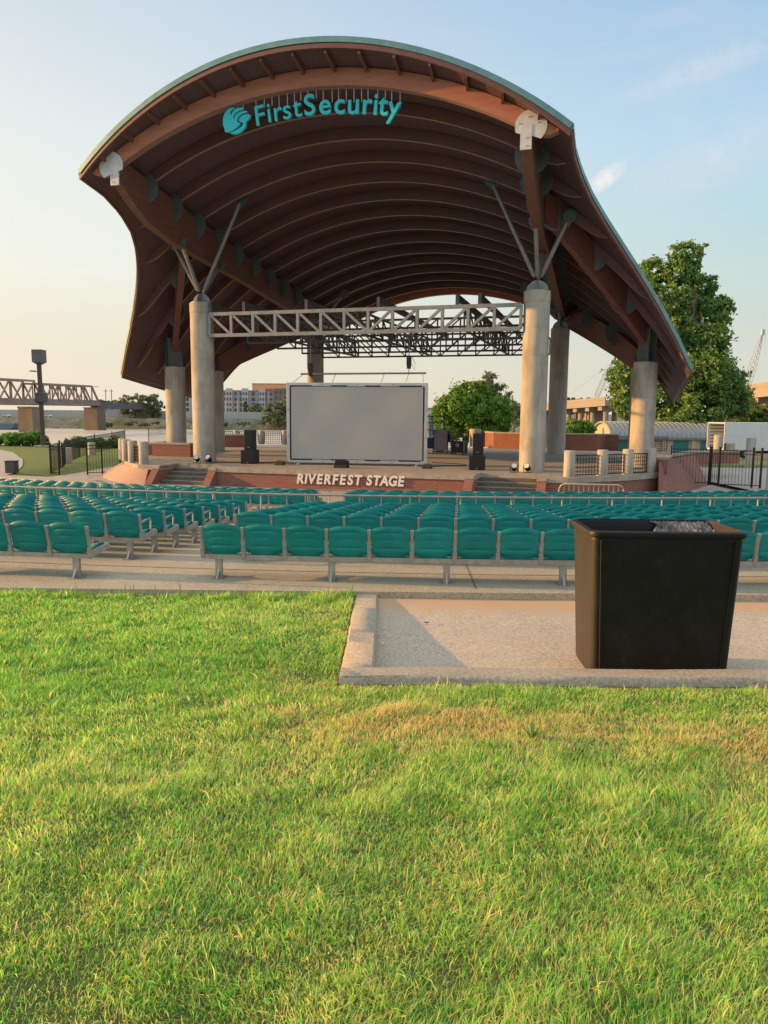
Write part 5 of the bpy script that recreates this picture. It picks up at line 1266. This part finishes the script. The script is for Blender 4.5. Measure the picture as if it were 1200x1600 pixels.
for px, lab in ((165, 'utility pole beyond the bridge, nearer the bridge'), (174, 'utility pole beyond the bridge, nearer the dark trees')):
    q = at_y(px, 612, 520); t_ = thing('utility_pole', lab, 'pole', V3(q.x, 520, FB)); mb = MB(); mb.tube([(0, 0, 0), (0, 0, 18)], .25, 6); mb.build('pole', M['bark_dark'], t_); mb = MB(); mb.box((0, 0, 16.8), (3, .2, .25)); mb.build('cross_arm', M['bark_dark'], t_)
def far_car(label, px, m):
    q = at_y(px, 652, 440); t_ = thing('parked_car', label, 'car', V3(q.x, 440, FB+.05)); mb = MB(); mb.loft([[(-2.1, y, .35), (2.1, y, .4), (2.15, y, .8), (1.2, y, .95), (.6, y, 1.45), (-1.0, y, 1.5), (-1.9, y, 1.0), (-2.15, y, .9)] for y in (-.85, .85)]); mb.build('body', M[m], t_, bevel=.08)
    for x in (-1.3, 1.3):
        for y in (-.8, .8): mb = MB(); mb.disc((x, y, .33), (0, 1, 0), .33, .22, 14); mb.build('wheel', M['rubber'], t_)
    for y in (-.86, .86): mb = MB(); mb.prism([(1.0, .98), (.5, 1.38), (-.9, 1.42), (-1.6, 1.02)], (0, y-.01, 0), (1, 0, 0), (0, 0, 1), (0, .02, 0)); mb.build('side_window', M['far_glass'], t_)
far_car('tiny white car on the far bank left of the lamp post', 11, 'white_paint'); far_car('tiny pale car on the far bank between the bridge piers', 76, 'white_paint'); far_car('tiny dark car on the far bank near the dark tree clump', 207, 'grey_panel')
bg_ = at_y(5, 661, 400); t_ = thing('barge', 'blue barge moored under the truss bridge', 'barge', V3(bg_.x-8, 400, -10.8)); mb = MB(); mb.loft([[(-22, y, .4-.6), (14, y, -.2), (16, y, 3.4), (-22, y, 3.4)] for y in (-5, 5)]); mb.build('hull', M['barge'], t_); mb = MB(); mb.box((-10, 0, 4.4), (14, 7, 2)); mb.build('deck_house', M['barge'], t_)

# truss bridge: two spans seen, on stained stone piers
br_ = thing('truss_bridge', 'brown steel truss railway bridge on stone piers over the river', 'bridge', (-158, 376, -10.8)); bo = Vector((-158, 376, -10.8))
bd = Vector((13.2, 41, 0)).normalized(); bn = Vector((bd.y, -bd.x, 0)); p1 = V3(-165.5, 362, 0); p2 = V3(-151.5, 405, 0); span = (p2-p1).length
ztop = lambda pt, py: None
def span_truss(a, b, h, n, name, sl=(0, 0)):
    for side in (-1, 1):
        mb = MB(); o = bn*(3.2*side); z0_, d = 2.6, (b-a)/n; A = a+o+Vector((0, 0, z0_)); B = b+o+Vector((0, 0, z0_)); Hv = Vector((0, 0, h))
        mb.bar(A, B, .9, 1.1); mb.bar(A+d+Hv if sl[0] else A+Hv, B-d+Hv if sl[1] else B+Hv, .8, .9)
        for i in range(n+1):
            q = A+d*i
            if (i == 0 and sl[0]) or (i == n and sl[1]): continue
            mb.bar(q, q+Hv, .5, .5, up=(0, 1, 0))
        for i in range(n):
            q, r_ = A+d*i, A+d*(i+1)
            if i == 0 and sl[0]: mb.bar(q, r_+Hv, .9, .7); continue
            if i == n-1 and sl[1]: mb.bar(q+Hv, r_, .9, .7); continue
            mb.bar(q+Hv, r_, .75, .5) if i % 2 == 0 else mb.bar(q, r_+Hv, .75, .5)
        mb.build(name, M['rust_steel'], br_, off=bo)
    mb = MB()
    for i in range(1, n): q = a+(b-a)*i/n+Vector((0, 0, 2.6+h)); mb.bar(q-bn*3.2, q+bn*3.2, .4, .5); mb.bar(q-bn*3.2, q+(b-a)/n+bn*3.2, .25, .25)
    mb.build('top_bracing', M['rust_steel'], br_, off=bo)
sp1 = p1-bd*60
span_truss(p1, p2, 9.0, 8, 'truss', (0, 1)); span_truss(sp1, p1, 10.2, 8, 'truss', (0, 0))
mb = MB(); a, b = sp1+Vector((0, 0, 2.0)), p2+Vector((0, 0, 2.0)); mb.bar(a, b, 6.2, .8); 
for q_ in (-3.25, 3.25): mb.bar(a+bn*q_+Vector((0, 0, 1.9)), b+bn*q_+Vector((0, 0, 1.9)), .12, 1.5)
mb.build('deck', M['rust_steel'], br_, off=bo)
mb = MB(); c = p2+bd*44; mb.bar(p2+Vector((0, 0, 2.2)), c+Vector((0, 0, 1.4)), 5, 3.2); mb.build('approach_girder', M['crane_dark'], br_, off=bo)
for q_ in (p1, p2):
    mb = MB(); ang = math.atan2(bd.y, bd.x); mb.loft([[q_+bd*(k*sx_*3.3)+bn*(k*sy_*4.0)+Vector((0, 0, z)) for sx_, sy_ in ((-1, -1), (1, -1), (1, 1), (-1, 1))] for k, z in ((1.06, -14), (1.0, .2), (1.06, .3), (1.06, 1.0))]); mb.build('pier', M['pier_stone'], br_, off=bo)
mb = MB(); mb.box(c+Vector((0, 0, -2)), (8, 6, 7)); mb.build('abutment', M['pier_stone'], br_, off=bo)

# ---------------------------------------------------------------- right background: barrel roofed building, trucks, overpass, cranes
def barrel():
    z0 = terrain(30, 95)-.1; o = V3(28.0, 95, z0); t_ = thing('barrel_roof_building', 'tan building with a pale ribbed barrel roof and teal doors', 'building', o, R(2))
    W, L_, he, hr = 7.2, 17, 2.35, 1.75      # gable faces -x locally; length along +x, depth along +y
    arc = [(W/2-(W/2+.0)*math.cos(math.pi*k/16), he+hr*math.sin(math.pi*k/16)) for k in range(17)]
    mb = MB(); mb.prism([(0, 0), (W, 0)]+[(a, b) for a, b in arc[::-1]], (0, 0, 0), (0, 1, 0), (0, 0, 1), (L_, 0, 0)); mb.build('wall', M['stucco'], t_, uv=False)
    mb = MB(); big = [(W/2-(W/2+.35)*math.cos(math.pi*k/16), he+.06+(hr+.12)*math.sin(math.pi*k/16)) for k in range(17)]
    mb.loft([[(x, a, b) for a, b in big]+[(x, a*.985+.05, b-.12) for a, b in big[::-1]] for x in (-.35, L_+.35)])
    for i in range(30):
        x = -.3+i*.59
        for (a, b), (c, d) in zip(big, big[1:]): mb.bar((x, a, b+.03), (x, c, d+.03), .05, .09)
    r_ = mb.build('roof', M['roof_grey'], t_)
    mb = MB(); mb.box((L_/2, -.38, he-.05), (L_+.7, .14, .26)); mb.build('gutter', M['grey_panel'], t_)
    mb = MB(); mb.box((-.03, W/2, 1.05), (.08, 2.6, 2.05)); mb.build('door', M['teal_door'], t_)
    mb = MB(); mb.disc((-.03, W/2, he+.75), (1, 0, 0), .42, .08, 16); mb.build('round_vent', M['grey_panel'], t_)
    for x, w_ in ((1.6, 2.6), (8.3, 1.9), (11.2, .9), (13.3, 1.9), (15.6, 1.6)):
        mb = MB(); mb.box((x+.3, -.03, 1.1), (w_, .08, 1.9)); mb.build('shutter', M['teal_door'], t_)
    for x in (6.4, 10.1, 12.2): mb = MB(); mb.box((x, -.12, 1.1), (.5, .24, 2.2)); mb.build('pilaster', M['stucco'], t_)
barrel()
def truck(label, x, y, z, rz, L_, W, H, opened):
    t_ = thing('box_truck', label, 'truck', V3(x, y, z), rz); zb = .95
    mb = MB()      # rear at local x=0, box runs along +x
    mb.box((L_/2, W/2, zb-.09), (L_, W, .16))
    mb.box((L_/2, .03, zb+H/2), (L_, .06, H)); mb.box((L_/2, W-.03, zb+H/2), (L_, .06, H)); mb.box((L_/2, W/2, zb+H-.03), (L_, W-.12, .06)); mb.box((L_-.03, W/2, zb+H/2), (.06, W-.12, H-.12)); mb.build('cargo_box', M['white_paint'], t_)
    mb = MB()
    for yy in (.05, W-.05): mb.box((-.02, yy, zb+H/2), (.08, .12, H))
    mb.box((-.02, W/2, zb+H-.06), (.08, W-.22, .14)); mb.build('rear_frame', M['screen_frame'], t_)
    mb = MB()
    for k in range(7): mb.box((L_/2, W-.09, zb+.25+k*.34), (L_-.4, .03, .07))
    for k in range(6): mb.box((L_-.09, W/2, zb+.25+k*.38), (.03, W-.3, .07))
    mb.build('cargo_rail', M['lamp_brown'], t_)
    mb = MB(); mb.box((L_/2, W/2, zb-.35), (L_-.4, .9, .3)); mb.box((-.1, W/2, zb-.5), (.14, W-.2, .14)); mb.build('chassis', M['black_iron'], t_)
    mb = MB(); [mb.box((.0, yy, zb+.12), (.12, .22, .9)) for yy in (-.12, W+.12)]; mb.build('rear_bracket', M['black_iron'], t_)
    for xx in (1.2, 2.3, L_-.6, L_+1.9):
        for yy in (.15, W-.15): mb = MB(); mb.disc((xx, yy, .46), (0, 1, 0), .46, .3, 20); w_ = mb.build('wheel', M['rubber'], t_, smooth=30); mb = MB(); mb.disc((xx, yy+(-.16 if yy < 1 else .16), .46), (0, 1, 0), .22, .04, 14); mb.build('rim', M['steel'], w_)
    mb = MB(); mb.prism([(0, .5), (2.3, .5), (2.4, 1.5), (2.0, 2.6), (0, 2.7)], (L_+.25, .1, 0), (1, 0, 0), (0, 0, 1), (0, W-.2, 0)); c_ = mb.build('cab', M['white_paint'], t_, bevel=.05)
    mb = MB(); mb.prism([(.9, 1.55), (2.15, 1.55), (1.9, 2.35), (.9, 2.4)], (L_+.25, .08, 0), (1, 0, 0), (0, 0, 1), (0, .03, 0)); mb.build('side_window', M['far_glass'], c_)
p = at_y(1131, 707, 77); truck('white box truck with its rear opening empty, seen past the iron gate', p.x, 77, terrain(p.x, 77)+.05, R(7), 8.5, 3.2, 2.62, True)
p = at_y(1085, 690, 101); truck('second pale truck roof showing behind the open white truck', p.x+9, 93, terrain(p.x, 93)+.05, R(3), 8, 2.5, 2.9, True)
# overpass
def overpass(label, px0, py0, px1, py1, Y0, Y1, th):
    a, b = at_y(px0, py0, Y0), at_y(px1, py1, Y1); base = V3((a.x+b.x)/2, (Y0+Y1)/2, -8); t_ = thing('overpass', label, 'bridge', base)
    mb = MB(); mb.bar(a, b, 12, th); mb.build('deck', M['overpass'], t_, off=base)
    d = (b-a).normalized(); n_ = Vector((d.y, -d.x, 0)); mb = MB(); [mb.bar(a+n_*(k*5.9)+Vector((0, 0, th*.5+.35)), b+n_*(k*5.9)+Vector((0, 0, th*.5+.35)), .3, .8) for k in (-1, 1)]; mb.build('parapet', M['overpass'], t_, off=base)
    n = 6
    for i in range(n):
        c = a+(b-a)*((i+.5)/n)
        for k in (-3.5, 3.5): mb = MB(); q = c+n_*k; mb.lathe([(.65, -9-base.z), (.65, c.z-th/2-base.z)], (q.x-base.x, q.y-base.y, 0), 12); mb.build('pier', M['overpass'], t_)
        mb = MB(); mb.bar(c-n_*5.5+Vector((0, 0, -th/2-.5)), c+n_*5.5+Vector((0, 0, -th/2-.5)), 1.4, .98); mb.build('pier_cap', M['overpass'], t_, off=base)
    return t_, base
t_, base = overpass('sunlit concrete overpass seen past the rear column under the hazy trees', 862, 639, 975, 630, 215, 190, 1.4)
q = at_y(926, 645, 200); mb = MB(); mb.box((q.x, 200, q.z-1.5), (3.6, 6, 6)); mb.build('wide_pier', M['overpass'], t_, off=base)
overpass('curving sunlit overpass at the frame edge beyond the low dark tree', 1150, 622, 1290, 606, 190, 150, 2.2)
def crane(label, px_b, py_b, px_t, py_t, Y, cab):
    a, b = at_y(px_b, py_b, Y), at_y(px_t, py_t, Y); base = V3(a.x, Y, -7); t_ = thing('lattice_crane', label, 'crane', base)
    mb = MB(); d = (b-a); n = 16; x = Vector((0, 1, 0))*.9; y = d.normalized().cross(Vector((0, 1, 0)))*.9; cs = [x+y, x-y, -x-y, -x+y]; tp = lambda k: max(.25, 1-abs(2*k-.9)**3*.8)
    for c in cs:
        for i in range(n): mb.bar(a+d*(i/n)+c*tp(i/n), a+d*((i+1)/n)+c*tp((i+1)/n), .16, .16)
    for i in range(n):
        for k in range(4): mb.bar(a+d*(i/n)+cs[k]*tp(i/n), a+d*((i+1)/n)+cs[(k+1) % 4]*tp((i+1)/n), .09, .09)
    mb.build('boom', M['crane'], t_, off=base)
    mb = MB(); mb.box(b, (.9, .9, 1.8)); mb.tube([b+Vector((.8, 0, 0)), b+Vector((1.2, 0, -8))], .05, 4); mb.tube([b, a+Vector((-9, 0, 3))], .06, 4); mb.build('boom_head', M['crane'], t_, off=base)
    mb = MB(); mb.box(a+Vector((-3, 0, -.2)), (8, 4, 2.6)); mb.box(a+Vector((-2, 0, -3)), (7, 5, 3)); mb.build('cab', M['crane_dark'], t_, off=base, bevel=.2)
crane('lattice crane with a dark cab standing above the overpass', 928, 628, 956, 566, 300, True); crane('pale lattice crane boom beyond the tall tree at the frame edge', 1150, 658, 1192, 519, 260, True)
q = at_y(1196, 640, 170); t_ = thing('street_light', 'slim street light with a bent arm over the frame edge overpass', 'street light', V3(q.x, 168, 2)); mb = MB(); mb.tube([(0, 0, 0), (0, 0, 9.5), (.4, 0, 9.9), (3, 0, 10)], .11, 6); mb.build('pole', M['crane'], t_); mb = MB(); mb.box((3.2, 0, 9.95), (.9, .4, .2)); mb.build('lamp_head', M['crane'], t_)

# ---------------------------------------------------------------- lift the survey frame so that the paving by the lawn is at height 0
for o in list(col.objects):
    if o.parent is None: o.location.z += CH
